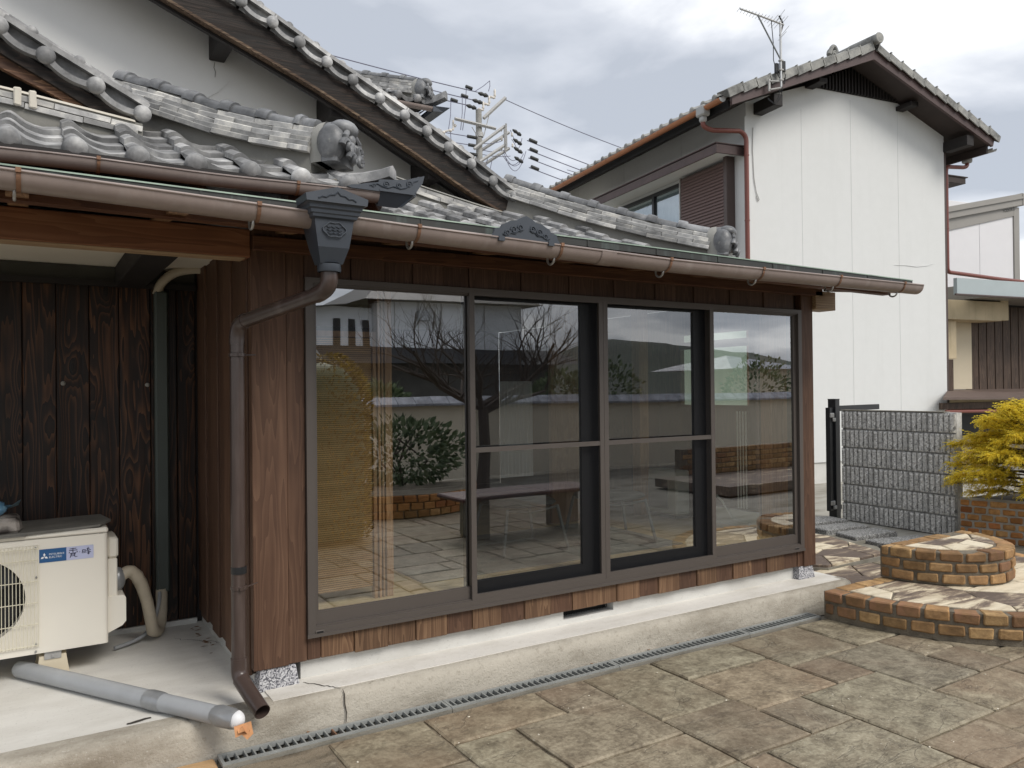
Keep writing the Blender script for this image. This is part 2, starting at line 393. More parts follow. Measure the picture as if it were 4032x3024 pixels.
# riven paving stone
def paving():
    t=MT('riven_paving'); r1=t.noise(t.map(t.vr,(1.0,2.2,1),(0,0,.5)),1.25,6,.58,.6)
    lay=t.math('ABSOLUTE',t.math('SUBTRACT',t.math('FRACT',t.math('MULTIPLY',r1,5.0)),.5))
    line=t.ramp(lay,[(.0,(1,1,1)),(.06,(0,0,0))])
    fine=t.noise(t.vr,45,5,.7); med=t.noise(t.vr,9,5,.65); big=t.noise(t.vr,1.6,3)
    c=t.ramp(t.math('ADD',t.math('MULTIPLY',med,.55),t.math('MULTIPLY',fine,.45)),[(.32,(.085,.068,.047)),(.46,(.198,.166,.117)),(.60,(.335,.292,.214)),(.78,(.51,.46,.36))])
    c=t.mix(t.math('MULTIPLY',t.ramp(big,[(.35,(1,1,1)),(.55,(0,0,0))]),.5),c,(.20,.135,.088))
    c=t.mix(t.math('MULTIPLY',line,.38),c,(.075,.062,.048))
    sp_=t.noise(t.vr,120,2,.5); c=t.mix(t.ramp(sp_,[(.70,(0,0,0)),(.74,(1,1,1))]),c,(.45,.42,.36))
    c=hsv(t,c,t.rnd(.80,1.16),.92)
    hue=t.ramp(t.rnd2(0,1),[(0,(1.0,.975,.93)),(.25,(1.02,.98,.90)),(.5,(.98,1.0,.95)),(.72,(.98,.97,.97)),(1,(1.05,.97,.88))])
    tint=t.mix(1.0,c,hue,'MULTIPLY')
    h=t.math('ADD',t.math('MULTIPLY',t.ramp(r1,[(.2,(0,0,0)),(.8,(1,1,1))]),2.0),t.math('MULTIPLY',med,.7)); h=t.math('SUBTRACT',h,t.math('MULTIPLY',line,.25))
    h=t.math('ADD',h,t.math('MULTIPLY',fine,.25))
    return t.fin(tint,.72,t.bump(h,.6,.014),0,.35)
M['paving']=paving()
M['joint']=concrete('sandy_joint',(.26,.215,.155),(.05,.042,.03),.7,2.5,.8,.4)
M['orange_slab']=concrete('orange_clay_slab',(.52,.34,.18),(.28,.19,.11),.6,2,.5)
def brick(name,lo,mid,hi,dirt=.6):
    t=MT(name); base=t.ramp(t.rnd(0,1),[(0,lo),(.5,mid),(1,hi)])
    a=t.noise(t.vr,16,5,.65); b=t.noise(t.vr,55,4,.7); big=t.noise(t.vo,3.0,4,.6)
    c=t.mix(t.math('MULTIPLY',t.ramp(a,[(.38,(0,0,0)),(.62,(1,1,1))]),.75),base,tuple(x*.55 for x in mid))
    c=t.mix(t.math('MULTIPLY',t.ramp(big,[(.42,(0,0,0)),(.62,(1,1,1))]),dirt),c,(.11,.08,.06))
    c=t.mix(t.math('MULTIPLY',t.ramp(b,[(.6,(0,0,0)),(.75,(1,1,1))]),.3),c,(.10,.08,.06))
    c=hsv(t,c,t.rnd2(.62,1.14,3.3))
    return t.fin(c,.88,t.bump(t.math('ADD',a,b),.8,.005),0,.2)
M['brick']=brick('old_buff_brick',(.60,.40,.19),(.47,.28,.13),(.31,.165,.10),.9)
M['brick2']=brick('planter_brick',(.68,.40,.17),(.60,.29,.10),(.44,.15,.06),.12)
M['mortar']=concrete('brick_mortar',(.22,.19,.145),(.10,.085,.065),.7,3,.9)
M['mortar_clean']=concrete('planter_mortar',(.44,.41,.36),(.28,.26,.22),.5,3,.6)
def crazy(name,dk=.5):
    t=MT(name); v=t.map(t.vr,(2.2,9,9)); a=t.noise(v,1.1,6,.68,.4); b=t.noise(t.vr,40,4,.6)
    f=t.math('ADD',a,t.rnd2(-.12,.12))
    c=t.ramp(f,[(dk-.08,(.13,.10,.082)),(dk+.01,(.27,.21,.155)),(dk+.06,(.56,.48,.345)),(dk+.22,(.72,.64,.49))])
    c=t.mix(t.math('MULTIPLY',t.ramp(b,[(.55,(0,0,0)),(.75,(1,1,1))]),.35),c,(.36,.29,.20))
    return t.fin(c,.75,t.bump(t.math('ADD',a,b),.35,.004),0,.3)
M['crazy']=crazy('quartzite_paving',.50)
M['crazy_dark']=crazy('dark_quartzite_paving',.56)
M['crazy_cream']=crazy('cream_quartzite_paving',.445)
M['grate']=simple('grey_resin_grate',(.27,.28,.27),.6,.18,12,.15)
# neighbour
M['brown_trim']=simple('purple_brown_trim',(.075,.046,.043),.55,.25,4,.15,30)
M['rust_pipe']=simple('rust_red_pipe',(.185,.058,.043),.4,.08,5,.05)
M['copper_gutter']=simple('orange_copper_gutter',(.40,.165,.075),.38,.12,5,.05,60,.2)
M['grey_cup']=simple('grey_zinc_cup',(.36,.36,.35),.5,.1,5,.1)
M['shutter']=simple('mauve_brown_shutter',(.155,.102,.092),.5,.06,4,.05)
M['shutter_box']=simple('brown_shutter_box',(.075,.052,.046),.5,.1,4,.05)
M['soffit']=simple('dark_brown_soffit',(.035,.024,.02),.7,.3,3,.2)
M['curtain']=simple('white_curtain',(.62,.66,.70),.8,.05,4,.05)
M['fascia_blue']=simple('blue_grey_fascia',(.40,.455,.465),.45,.04,3,.03)
M['shed_white']=simple('white_shed_panel',(.72,.71,.72),.45,.02,3,.02)
M['shed_grey']=simple('grey_shed_trim',(.29,.275,.25),.45,.05,3,.03)
M['cream']=plaster('cream_render',(.60,.50,.34),(.34,.28,.18),.75,40,.2,.5)
M['cream_clean']=plaster('cream_panel',(.68,.60,.45),(.60,.51,.36),.3,40,.1)
M['siding']=wood('dark_siding',(.040,.028,.021),(.085,.056,.040),(.145,.10,.072),rough=.6,vary=.1,grain=6)
M['brown_sheet']=simple('brown_sheet_roof',(.13,.095,.08),.5,.12,3,.1)
M['pole']=concrete('pole_concrete',(.33,.325,.30),(.25,.24,.22),.3,1,.1)
M['galv']=simple('galvanised_arm',(.40,.395,.38),.5,.12,9,.1)
M['porcelain']=simple('white_porcelain',(.66,.62,.56),.35,.06,8,0)
M['cable']=simple('blue_grey_cable',(.16,.16,.22),.5,.05,5,0)
M['antenna']=simple('antenna_aluminium',(.55,.55,.54),.4,.1,20,.05,60,.6)
# glass: a clear tinted pane with a mirror-like coat
def glass(name,tint,r0=.2):
    t=MT(name); tr=t.n('ShaderNodeBsdfTransparent'); gl=t.n('ShaderNodeBsdfGlossy'); mx=t.n('ShaderNodeMixShader'); geo=t.n('ShaderNodeNewGeometry')
    tr.inputs[0].default_value=(*tint,1); gl.inputs['Roughness'].default_value=0.0; gl.inputs[0].default_value=(.95,.97,1,1)
    dp=t.n('ShaderNodeVectorMath',operation='DOT_PRODUCT'); t.l(geo.outputs['Incoming'],dp.inputs[0]); t.l(geo.outputs['Normal'],dp.inputs[1])
    c=t.math('SUBTRACT',1.0,t.math('MINIMUM',t.math('ABSOLUTE',dp.outputs['Value']),1.0))
    f=t.math('MULTIPLY_ADD',t.math('POWER',c,5.0),1-r0,r0)          # Schlick, the same from both sides of the pane
    wv=t.noise(t.vo,1.6,2,.4); b=t.bump(wv,.012,.05); t.l(b,gl.inputs['Normal'])
    t.l(f,mx.inputs[0]); t.l(tr.outputs[0],mx.inputs[1]); t.l(gl.outputs[0],mx.inputs[2]); t.l(mx.outputs[0],t.out.inputs[0]); return t.m
M['glass']=glass('window_glass',(.90,.94,.92),.38)
M['glass_clear']=glass('side_window_glass',(.90,.99,.88),.06)
M['glass_far']=glass('far_glass',(.85,.9,.9),.25)
def screen():
    t=MT('insect_mesh'); tr=t.n('ShaderNodeBsdfTransparent'); df=t.n('ShaderNodeBsdfDiffuse'); mx=t.n('ShaderNodeMixShader')
    df.inputs[0].default_value=(.02,.02,.022,1); mx.inputs[0].default_value=.26
    t.l(tr.outputs[0],mx.inputs[1]); t.l(df.outputs[0],mx.inputs[2]); t.l(mx.outputs[0],t.out.inputs[0]); return t.m
M['screen']=screen()
# plants
def leaf(name,a,b,c0,rough=.55,tl=.25):
    t=MT(name); geo=t.n('ShaderNodeNewGeometry')
    c=t.ramp(geo.outputs['Random Per Island'],[(0,a),(.5,b),(1,c0)])
    t.b.inputs['Subsurface Weight'].default_value=0
    t.fin(c,rough,None,0,.3)
    tr=t.n('ShaderNodeBsdfTranslucent'); t.l(c,tr.inputs[0]); mx=t.n('ShaderNodeMixShader'); mx.inputs[0].default_value=tl
    t.l(t.b.outputs[0],mx.inputs[1]); t.l(tr.outputs[0],mx.inputs[2]); t.l(mx.outputs[0],t.out.inputs[0]); return t.m
M['gold']=leaf('golden_foliage',(.42,.34,.025),(.82,.64,.05),(.92,.77,.12),.6,.45)
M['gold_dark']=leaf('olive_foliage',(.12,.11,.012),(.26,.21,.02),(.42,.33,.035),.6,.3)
M['green_leaf']=leaf('green_foliage',(.04,.065,.03),(.09,.13,.06),(.22,.26,.16))
M['bark']=simple('grey_brown_bark',(.075,.055,.042),.85,.3,14,.5,40)
M['topiary']=leaf('yellow_green_topiary',(.05,.038,.006),(.15,.10,.010),(.40,.27,.03),.6,.2)
M['hill']=simple('wooded_hill',(.028,.040,.026),.9,.5,.12,0)
M['soil']=simple('dark_soil',(.05,.038,.028),.95,.3,12,.4)
# interior
M['floor']=wood('pine_floor',(.46,.31,.16),(.66,.49,.27),(.78,.62,.38),axis=0,rough=.4,vary=.15,hl=.4)
M['rug']=simple('grey_rug',(.27,.265,.235),.95,.25,60,.5,200)
M['in_wall']=simple('dark_inner_wall',(.10,.095,.085),.8,.2,2,.1)
M['in_wood']=wood('inner_post',(.22,.11,.055),(.38,.21,.105),(.50,.30,.165),rough=.5,hl=.4)
M['mint']=simple('pale_mint_wall',(.80,.88,.74),.85,.05,4,.3,60)
M['heater']=simple('white_heater',(.75,.78,.72),.5,.03,4,0)
M['dark_seat']=simple('charcoal_seat',(.05,.055,.055),.5,.1,5,.05)
M['chair_leg']=simple('grey_chair_leg',(.22,.235,.235),.4,.05,5,0,60,.3)
def woven():
    t=MT('woven_bamboo'); s=t.n('ShaderNodeSeparateXYZ'); t.l(t.vo,s.inputs[0])
    z=t.math('MULTIPLY',s.outputs[2],95.0); row=t.math('FLOOR',z); fz=t.math('ABSOLUTE',t.math('SUBTRACT',t.math('FRACT',z),.5))
    x=t.math('ADD',t.math('MULTIPLY',s.outputs[0],75.0),t.math('MULTIPLY',row,.5)); fx=t.math('ABSOLUTE',t.math('SUBTRACT',t.math('FRACT',x),.5))
    gap=t.math('MULTIPLY',t.math('GREATER_THAN',fz,.33),t.math('LESS_THAN',fx,.38))
    n=t.noise(t.map(t.vo,(3,3,30)),1,4,.6)
    c=t.ramp(n,[(.3,(.34,.185,.075)),(.7,(.54,.325,.145))])
    c=t.mix(gap,c,(.07,.035,.012))
    return t.fin(c,.6,None,0,.3)
M['woven']=woven()
M['red_top']=simple('dark_red_stone',(.075,.03,.027),.5,.4,10,.2)
M['boundary']=plaster('cream_boundary_wall',(.72,.65,.52),(.56,.50,.40),.4,30,.2)
M['cap_blue']=tilemat('silver_cap_tile',(.30,.31,.35),(.42,.43,.47),.1,.3)
M['opp_wall']=simple('pale_siding',(.86,.89,.92),.6,.04,2,.05)
M['roof_dark']=simple('dark_slate_roof',(.035,.035,.037),.6,.2,3,.2)
# ------------------------------------------------------------------ ground
def plane(x0,x1,y0,y1,z): return MB().add([(x0,y0,z),(x1,y0,z),(x1,y1,z),(x0,y1,z)],[(0,1,2,3)])
g=obj('ground',plane(-600,600,-600,600,-.06),None,M['moss_concrete']); tag(g,kind='structure')
g=obj('patio',MB().box(-4,4.6,-7.6,-.375,-.05,-.012),None,M['joint']); tag(g,kind='structure'); patio=g
g=obj('lane',MB().box(3.8,16,-.375,30,-.05,-.004),None,M['asphalt']); tag(g,kind='structure')
def stone_mesh(w,h):
    mb=MB(); n=3; top=[];ed=[]
    pts=[]
    for i in range(n): pts.append((-w/2+w*i/n,-h/2))
    for i in range(n): pts.append((w/2,-h/2+h*i/n))
    for i in range(n): pts.append((w/2-w*i/n,h/2))
    for i in range(n): pts.append((-w/2,h/2-h*i/n))
    vs=[];c=len(pts); J=lambda:(random.random()-.5)*.007
    for x,y in pts: 
        vs.append((x+J(),y+J(),-.03))
    for i,(x,y) in enumerate(pts):
        vs.append((vs[i][0],vs[i][1],-.007+J()*.3))
    for i,(x,y) in enumerate(pts):
        k=.007+abs(J()); vs.append((x-math.copysign(k,x) if abs(x)>w/2-.001 else x, y-math.copysign(k,y) if abs(y)>h/2-.001 else y, J()*.25))
    fs=[]
    for r in (0,1):
        for i in range(c): fs.append((r*c+i,r*c+(i+1)%c,(r+1)*c+(i+1)%c,(r+1)*c+i))
    vs.append((J()*3,J()*3,J()*.3)); k=len(vs)-1
    for i in range(c): fs.append((2*c+i,2*c+(i+1)%c,k))
    return mb.add(vs,fs)
U=.1495; OX,OY=-.04,-.385
expl=[(0,3,0,3),(3,7,0,2),(7,9,0,2),(9,12,0,4),(12,16,0,2),(16,20,0,3),(20,24,0,3),(3,5,2,5),(5,9,2,5),(9,12,4,7),(12,16,2,5),(12,14,5,7),(16,18,3,5),(18,21,3,7),(14,18,5,9),(21,23,3,5),(21,23,5,7),(18,22,7,9),(10,14,7,10),(5,9,5,7),(14,17,9,11),(0,3,3,6),(3,5,5,8),(-3,0,1,4),(22,26,7,10),(17,21,9,12)]
occ=set(); stones=[]
def put(a,b,c,d):
    for i in range(a,b):
        for j in range(c,d): occ.add((i,j))
    stones.append((a,b,c,d))
for s_ in expl: put(*s_)
for (x0,x1,y0,y1) in ((-3,0,0,1),): 
    for i in range(x0,x1):
        for j in range(y0,y1): occ.add((i,j))
sizes=[(4,3),(3,4),(3,2),(2,3),(4,4),(2,2),(3,3),(4,2)]
for j in range(0,38):
    for i in range(-14,31):
        if (i,j) in occ: continue
        if i<-3 and j<4: 
            occ.add((i,j)); continue
        random.shuffle(sizes)
        for a,b in sizes+[(2,1),(1,2),(1,1)]:
            if i+a<=31 and all((i+p,j+q) not in occ for p in range(a) for q in range(b)): put(i,i+a,j,j+b); break
cache={}
nst=0
bigst=MB()
for (a,b,c,d) in sorted(stones,key=lambda s:s[2]):
    w_,h_=(b-a)*U-.014,(d-c)*U-.014; cx,cy=OX+(a+b)/2*U,OY-(c+d)/2*U
    nst+=1
    me=stone_mesh(w_,h_).mesh('paving_stone',M['paving'])
    z=(random.random()-.5)*.006
    if cx>3.25 and (cx-4.335)**2+(cy+.38)**2<.75: continue
    obj('paving_stone',me,patio,loc=(cx,cy,z))
mb=MB(); random.seed(31)
for i in range(230):
    if random.random()<.75:
        a=random.choice(stones); 
        if random.random()<.5: x=OX+random.choice(a[:2])*U+random.gauss(0,.006); y=OY-random.uniform(a[2],a[3])*U
        else: x=OX+random.uniform(a[0],a[1])*U; y=OY-random.choice(a[2:])*U+random.gauss(0,.006)
    else: x=random.uniform(-.5,3.4); y=random.uniform(-2.2,-.42)
    if not(-1<x<3.3 and y>-2.6): continue
    r_=random.uniform(.0015,.0050); mb.ball((x,y,r_*.5),r_,6,4,random.uniform(.7,1.6),random.uniform(.7,1.3),.7)
lf=MB()
for i in range(46):
    if i<18: x,y,z=-.26+random.uniform(-.05,.03),random.uniform(.6,1.2),.138
    elif i<30: x,y,z=random.uniform(-.4,3.2),-.245+random.uniform(-.01,.01),.002
    else: x,y,z=random.uniform(3.7,4.2),random.uniform(-.34,.2),.03
    a_=random.uniform(0,6.28); l_=random.uniform(.008,.02); d_=Vector((math.cos(a_),math.sin(a_),random.uniform(-.1,.3)))*l_; p_=Vector((-d_.y,d_.x,random.uniform(-.002,.004)))*.45; o_=Vector((x,y,z))
    lf.add([o_-d_,o_+p_,o_+d_,o_-p_],[(0,1,2,3)])
ll=obj('leaf_litter',lf,None,simple('dry_leaf',(.22,.11,.045),.8,.4,60,0)); tag(ll,kind='stuff')
g=obj('grit',mb,None,simple('pale_grit',(.62,.57,.47),.8,.4,60,0)); tag(g,kind='stuff')
random.seed(8)
# ------------------------------------------------------------------ concrete apron with kerb
apron=obj('concrete_apron',MB().box(-3.2,3.78,-.16,2.6,-.05,.135),None,M['concrete_floor']); tag(apron,kind='structure')
# front kerb: sloping worn nose, subdivided for an uneven edge
mb=MB(); nx=90; prof=[(-.10,.1395),(-.175,.139),(-.205,.131),(-.219,.112),(-.226,.07),(-.231,.02),(-.236,-.05)]
vs=[];fs=[]
for i in range(nx+1):
    x=lerp(-3.2,3.76,i/nx)
    for k,(y,z) in enumerate(prof):
        a=mnoise.noise(Vector((x*3.1,k*.7,1.3)))*.010+mnoise.noise(Vector((x*11,k*1.7,4.3)))*.006
        q=0 if k==0 else (1 if k>1 else .3)
        vs.append((x,y+a*q,z+(a*.5*q if k<5 else 0)))
n=len(prof)
for i in range(nx):
    for k in range(n-1): fs.append((i*n+k,i*n+k+1,(i+1)*n+k+1,(i+1)*n+k))
e0=len(vs); vs+= [(3.76,-.10,-.05)]
fs.append(tuple(nx*n+k for k in range(n))+(e0,))
mb.add(vs,fs)
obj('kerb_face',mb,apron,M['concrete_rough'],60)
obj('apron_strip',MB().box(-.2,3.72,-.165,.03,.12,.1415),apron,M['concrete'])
def ribbon(name,pts,w_,mat,parent,z=.0025):
    mb=MB(); vs=[]
    for i,p in enumerate(pts):
        a=Vector(pts[max(0,i-1)]); b=Vector(pts[min(len(pts)-1,i+1)]); d=(b-a).normalized(); nrm=Vector((-d.y,d.x,0)) if abs(d.z)<.8 else Vector((1,0,0))
        k=w_*(.5+.5*math.sin(math.pi*(i+.5)/len(pts)))*.5
        vs+= [Vector(p)-nrm*k+Vector((0,-z if abs(d.z)>.5 else 0,z)),Vector(p)+nrm*k+Vector((0,-z if abs(d.z)>.5 else 0,z))]
    mb.add(vs,[(2*i,2*i+1,2*i+3,2*i+2) for i in range(len(pts)-1)])
    return obj(name,mb,parent,mat)
def jag(a,b,n,amp):
    out=[]
    for i in range(n+1):
        t=i/n; p=Vector(a).lerp(Vector(b),t); out.append(p+Vector((random.uniform(-amp,amp),random.uniform(-amp,amp),0)))
    return out
M['crack']=simple('dark_crack',(.05,.042,.034),.9,.2,20,0)
ribbon('crack',jag((-.02,-.03,.1415),(.10,-.19,.141),14,.006),.006,M['crack'],apron)
ribbon('crack',[(.10,-.20,.138),(.103,-.216,.118),(.10,-.226,.08),(.106,-.232,.04),(.102,-.236,0)],.006,M['crack'],apron,.006)
ribbon('crack',jag((-.42,1.02,.135),(-.2,.80,.135),14,.012),.004,M['crack'],apron)
for x,y,l in ((-.72,-.06,.09),(-.80,-.13,.07)):
    ribbon('stain',jag((x-l/2,y-.01,.135),(x+l/2,y+.01,.135),5,.004),.02,M['crack'],apron,.003)
g=obj('orange_clay_slab',MB().cbox(-1.15,-.462,-.62,-.255,-.04,-.002,.006,.004),None,M['orange_slab']); tag(g,'orange brown clay slab in the corner left of the drain grating','paving slab')
# ------------------------------------------------------------------ drain channel
def section(x0,x1,lab):
    t=thing('drain_grating',lab,'drain grating',(x0,-.305,0),0,'grating sections along the kerb')
    L=x1-x0; w2=.052
    fr=MB(); fr.box(0,L,-w2,-w2+.016,-.012,.006); fr.box(0,L,w2-.016,w2,-.012,.006); fr.box(0,.012,-w2+.016,w2-.016,-.012,.006); fr.box(L-.012,L,-w2+.016,w2-.016,-.012,.006)
    obj('frame',fr,t,M['grate'])
    bar=MB().cbox(-.0035,.0035,-w2+.017,w2-.017,-.03,.004,.001).mesh('bar',M['grate'])
    n=int(L/.0335)
    for i in range(1,n):
        o=obj('bar',bar,t,loc=(i*L/n,0,0))
        if lab.startswith('left') and i==14: 
            o.data=o.data.copy(); o.data.materials[0]=M['rust']
    obj('channel',MB().box(0,L,-w2+.002,w2-.002,-.058,-.05),t,M['black'])
    sd=MB(); sd.box(0,L,-w2-.006,-w2-.001,-.06,.0); sd.box(0,L,w2+.001,w2+.006,-.06,0); obj('channel_side',sd,t,M['moss_concrete'])
section(-.45,.573,'left end section of the grey drain grating, before the brown spout')
section(.576,1.575,'grey drain grating section below the first glass panels')
section(1.578,2.577,'grey drain grating section in front of the foundation vent')
section(2.58,3.24,'right end section of the grey drain grating, touching the brick step')

# ------------------------------------------------------------------ the house
house=thing('traditional_house','old house with grey tiled gables, white plaster and a brown timber glazed front','house',(0,0,0))
ZB,ZT,WW=.345,2.02,3.51
sw=obj('timber_wall',MB().box(-.24,3.62,.022,.05,.235,.36).box(-.24,3.62,.022,.05,2.0,2.26).box(-.24,.0,.022,.05,.36,2.0).box(3.505,3.62,.022,.05,.36,2.0),house,M['deep_wood'])
def bd(x0,x1,y0,y1,z0,z1,mat,name='board',parent=None):
    return obj(name,MB().cbox(x0,x1,y0,y1,z0,z1,.003),parent or sw,mat)
# corner boards left of the window
bd(-.246,-.088,-.022,.03,.232,2.24,M['board'])
bd(-.086,.0,-.008,.02,.232,2.24,M['board'])
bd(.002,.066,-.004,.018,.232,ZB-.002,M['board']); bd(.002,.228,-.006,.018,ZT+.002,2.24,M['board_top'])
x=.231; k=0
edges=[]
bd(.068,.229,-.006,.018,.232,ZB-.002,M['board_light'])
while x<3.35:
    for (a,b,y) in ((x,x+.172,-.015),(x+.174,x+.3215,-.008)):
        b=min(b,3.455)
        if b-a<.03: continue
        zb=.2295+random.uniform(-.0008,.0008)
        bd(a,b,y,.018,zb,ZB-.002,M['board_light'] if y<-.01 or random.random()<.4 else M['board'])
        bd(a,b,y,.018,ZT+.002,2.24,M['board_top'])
    x+=.3235
bd(3.459,3.512,-.012,.02,.228,ZB-.002,M['board']); 
bd(3.513,3.637,-.024,.05,.226,2.22,M['board'])
# foundation
fd=MB(); fd.box(-.02,1.488,.03,.14,.08,.237); fd.box(1.852,3.46,.03,.14,.08,.237); fd.box(1.488,1.852,.03,.14,.08,.172)
fo=obj('foundation',fd,house,M['foundation'])
vm=MB(); vm.box(1.49,1.85,.10,.104,.172,.237)
vent=obj('vent',MB().box(1.489,1.851,.11,.115,.172,.236),fo,M['black'])
lat=MB()
for i in range(30):
    xx=1.49+.36*i/30
    lat.add([(xx,.09,.172),(xx+.004,.09,.172),(xx+.030,.09,.236),(xx+.026,.09,.236)],[(0,1,2,3)]); lat.add([(xx+.026,.091,.172),(xx+.030,.091,.172),(xx+.004,.091,.236),(xx,.091,.236)],[(0,1,2,3)])
obj('vent_lattice',lat,fo,M['black_alu'])
def taper(x0,x1,y0,y1,z0,z1,k):
    return MB().add([(x0-k,y0-k,z0),(x1+k,y0-k,z0),(x1+k,y1,z0),(x0-k,y1,z0),(x0,y0,z1),(x1,y0,z1),(x1,y1,z1),(x0,y1,z1)],[(0,3,2,1),(4,5,6,7),(0,1,5,4),(1,2,6,5),(2,3,7,6),(3,0,4,7)])
obj('base_stone',taper(-.215,-.055,-.012,.14,.137,.229,.014),house,M['granite'])
obj('base_stone',taper(3.47,3.61,-.012,.14,.137,.227,.014),house,M['granite'])
# left side wall of the timber bay, and the charred recess wall
sdw=obj('side_wall',MB().box(-.236,-.19,.05,1.36,.2,2.2),house,M['deep_wood'])
yy=.032; i=0
while yy<1.28:
    wd=(.172,.15)[i%2]; x0=(-.254,-.244)[i%2]
    obj('board',MB().cbox(x0,-.238,yy,min(yy+wd,1.30),.2+(.0,.008)[i%2],2.2,.003),sdw,M['board']); yy+=wd+.002; i+=1
obj('side_plinth',MB().box(-.225,-.15,.06,1.33,.1,.21),house,M['foundation'])
cw=obj('charred_wall',MB().box(-3.2,-.2,1.315,1.36,.1,2.2),house,M['dark_timber'])
xx=-3.1
while xx<-.26:
    wd=random.uniform(.125,.165); obj('board',MB().cbox(xx,min(xx+wd,-.257),1.292+random.uniform(0,.006),1.314,.165,2.09,.003),cw,M['charred']); xx+=wd+.003
for kx,kz in ((-.935,1.545),(-.516,1.535)): obj('porcelain_knob',MB().ball((kx,1.283,kz),.013,10,8),cw,M['pole'],60)
obj('sill_plinth',MB().box(-3.2,-.257,1.285,1.33,.12,.163),house,M['foundation'])
obj('wall_band',MB().box(-3.2,-.257,1.288,1.314,2.093,2.196),house,simple('dark_grey_band',(.05,.05,.042),.8,.2,4,.1))
obj('picture_rail',MB().box(-3.2,-.257,1.26,1.2875,2.085,2.118),house,M['dark_timber'])
obj('porch_ceiling',MB().box(-3.2,-.2,.075,1.34,2.2,2.22),house,M['plaster_in'])
obj('ceiling_beam',MB().cbox(-.68,-.53,.08,1.26,2.085,2.199,.004),house,M['dark_timber'])
obj('lintel_beam',MB().cbox(-3.2,-.248,-.03,.072,2.090,2.218,.004),house,M['beam_warm'])
obj('lintel_underside',MB().cbox(-3.2,-.27,-.027,.070,2.085,2.0895,.001),house,M['pale_wood'])  # thin skin that makes the lintel's underside paler than the beam
# light rafters under the lower eave
cop_z=lambda x: interp([(-1.18,2.216),(4.0,2.160)],x)      # underside of copper eave
raf=obj('eave_boards',MB().add([(-3.2,-.52,cop_z(-3.2)+.0),(3.95,-.52,cop_z(3.95)),(3.95,.3,cop_z(3.95)+.12),(-3.2,.3,cop_z(-3.2)+.12)],[(0,3,2,1)]),house,M['purlin'])
for x in (-2.6,-2.0,-1.55,-1.13,-.62,-.1,.42,.93,1.44,1.95,2.46,2.97,3.45,3.85):
    z=cop_z(x); r_=.034
    mb=MB().add([(x-r_,-.50,z-.055),(x+r_,-.50,z-.055),(x+r_,.02,z+.012),(x-r_,.02,z+.012),(x-r_,-.50,z-.004),(x+r_,-.50,z-.004),(x+r_,.02,z+.07),(x-r_,.02,z+.07)],[(0,3,2,1),(4,5,6,7),(0,1,5,4),(1,2,6,5),(2,3,7,6),(3,0,4,7)])
    obj('rafter',mb,raf,M['rafter'])
for y,zo in ((-.40,-.035),(-.24,.0)):
    mb=MB(); mb.sweep([(x,y,cop_z(x)+zo) for x in (-3.2,3.93)],[(-.03,-.02),(.03,-.02),(.03,.02),(-.03,.02)],(0,1,0),(0,0,1)); obj('purlin',mb,raf,M['purlin'])
obj('wall_plate',MB().cbox(-.24,3.72,-.05,.02,2.125,2.19,.003),raf,M['purlin'])
bd(3.64,3.86,-.05,.09,2.03,2.16,M['pale_wood'],'beam_end',house)
# copper eave sheet and drip edge
mb=MB(); prof=[(-.55,-.004),(-.55,.030),(-.53,.037),(.62,.135),(.62,.10),(-.52,.008)]
mb.sweep([(x,0,cop_z(x)) for x in (-3.2,3.99)],prof,(0,1,0),(0,0,1))
cop=obj('copper_eave',mb,house,M['copper'])
mb=MB(); mb.sweep([(x,0,cop_z(x)) for x in (-3.2,3.99)],[(-.555,.030),(-.553,.036),(-.53,.0415),(-.53,.0375),(-.549,.031)],(0,1,0),(0,0,1)); obj('drip_edge',mb,cop,M['copper_edge'])
for x in (-.55,-.10,.35,.80,1.25,1.7,2.15,2.6,3.05,3.5):
    z=cop_z(x); obj('seam',MB().box(x-.004,x+.004,-.5535,-.5505,z-.003,z+.029),cop,M['copper'])
# lower gutter
lip=[(-1.18,2.205),(.26,2.165),(1.7,2.137),(3.8,2.142)]
gx=[-3.2+7.12*i/60 for i in range(61)]; GY=-.615; GR=.054
arc=[(GR*math.cos(a),GR*math.sin(a)) for a in [math.pi+math.pi*i/9 for i in range(10)]]
inn=[((GR-.003)*math.cos(a),(GR-.003)*math.sin(a)+.001) for a in [2*math.pi-math.pi*i/9 for i in range(10)]]
mb=MB(); mb.sweep([(x,GY,interp(lip,x)) for x in gx],arc+inn,(0,1,0),(0,0,1))
gut=obj('rain_gutter',mb,house,M['gutter'],60)
mb=MB(); mb.tube([(x,GY-GR,interp(lip,x)+.002) for x in gx],.0055,6); mb.tube([(x,GY+GR,interp(lip,x)+.002) for x in gx],.004,6); obj('lip_bead',mb,gut,M['gutter'],60)
xe=3.92; mb=MB(); mb.prism(arc,(xe,GY,interp(lip,xe)),(0,1,0),(0,0,1),(.004,0,0)); obj('end_cap',mb,gut,M['gutter'])
sl_=MB(); sl_.sweep([(x,GY,interp(lip,x)) for x in (1.245,1.335)],[(q[0]*1.05,q[1]*1.05) for q in arc]+[(q[0]*1.07,q[1]*1.07) for q in arc[::-1]],(0,1,0),(0,0,1)); obj('joint_sleeve',sl_,gut,M['gutter'],60)
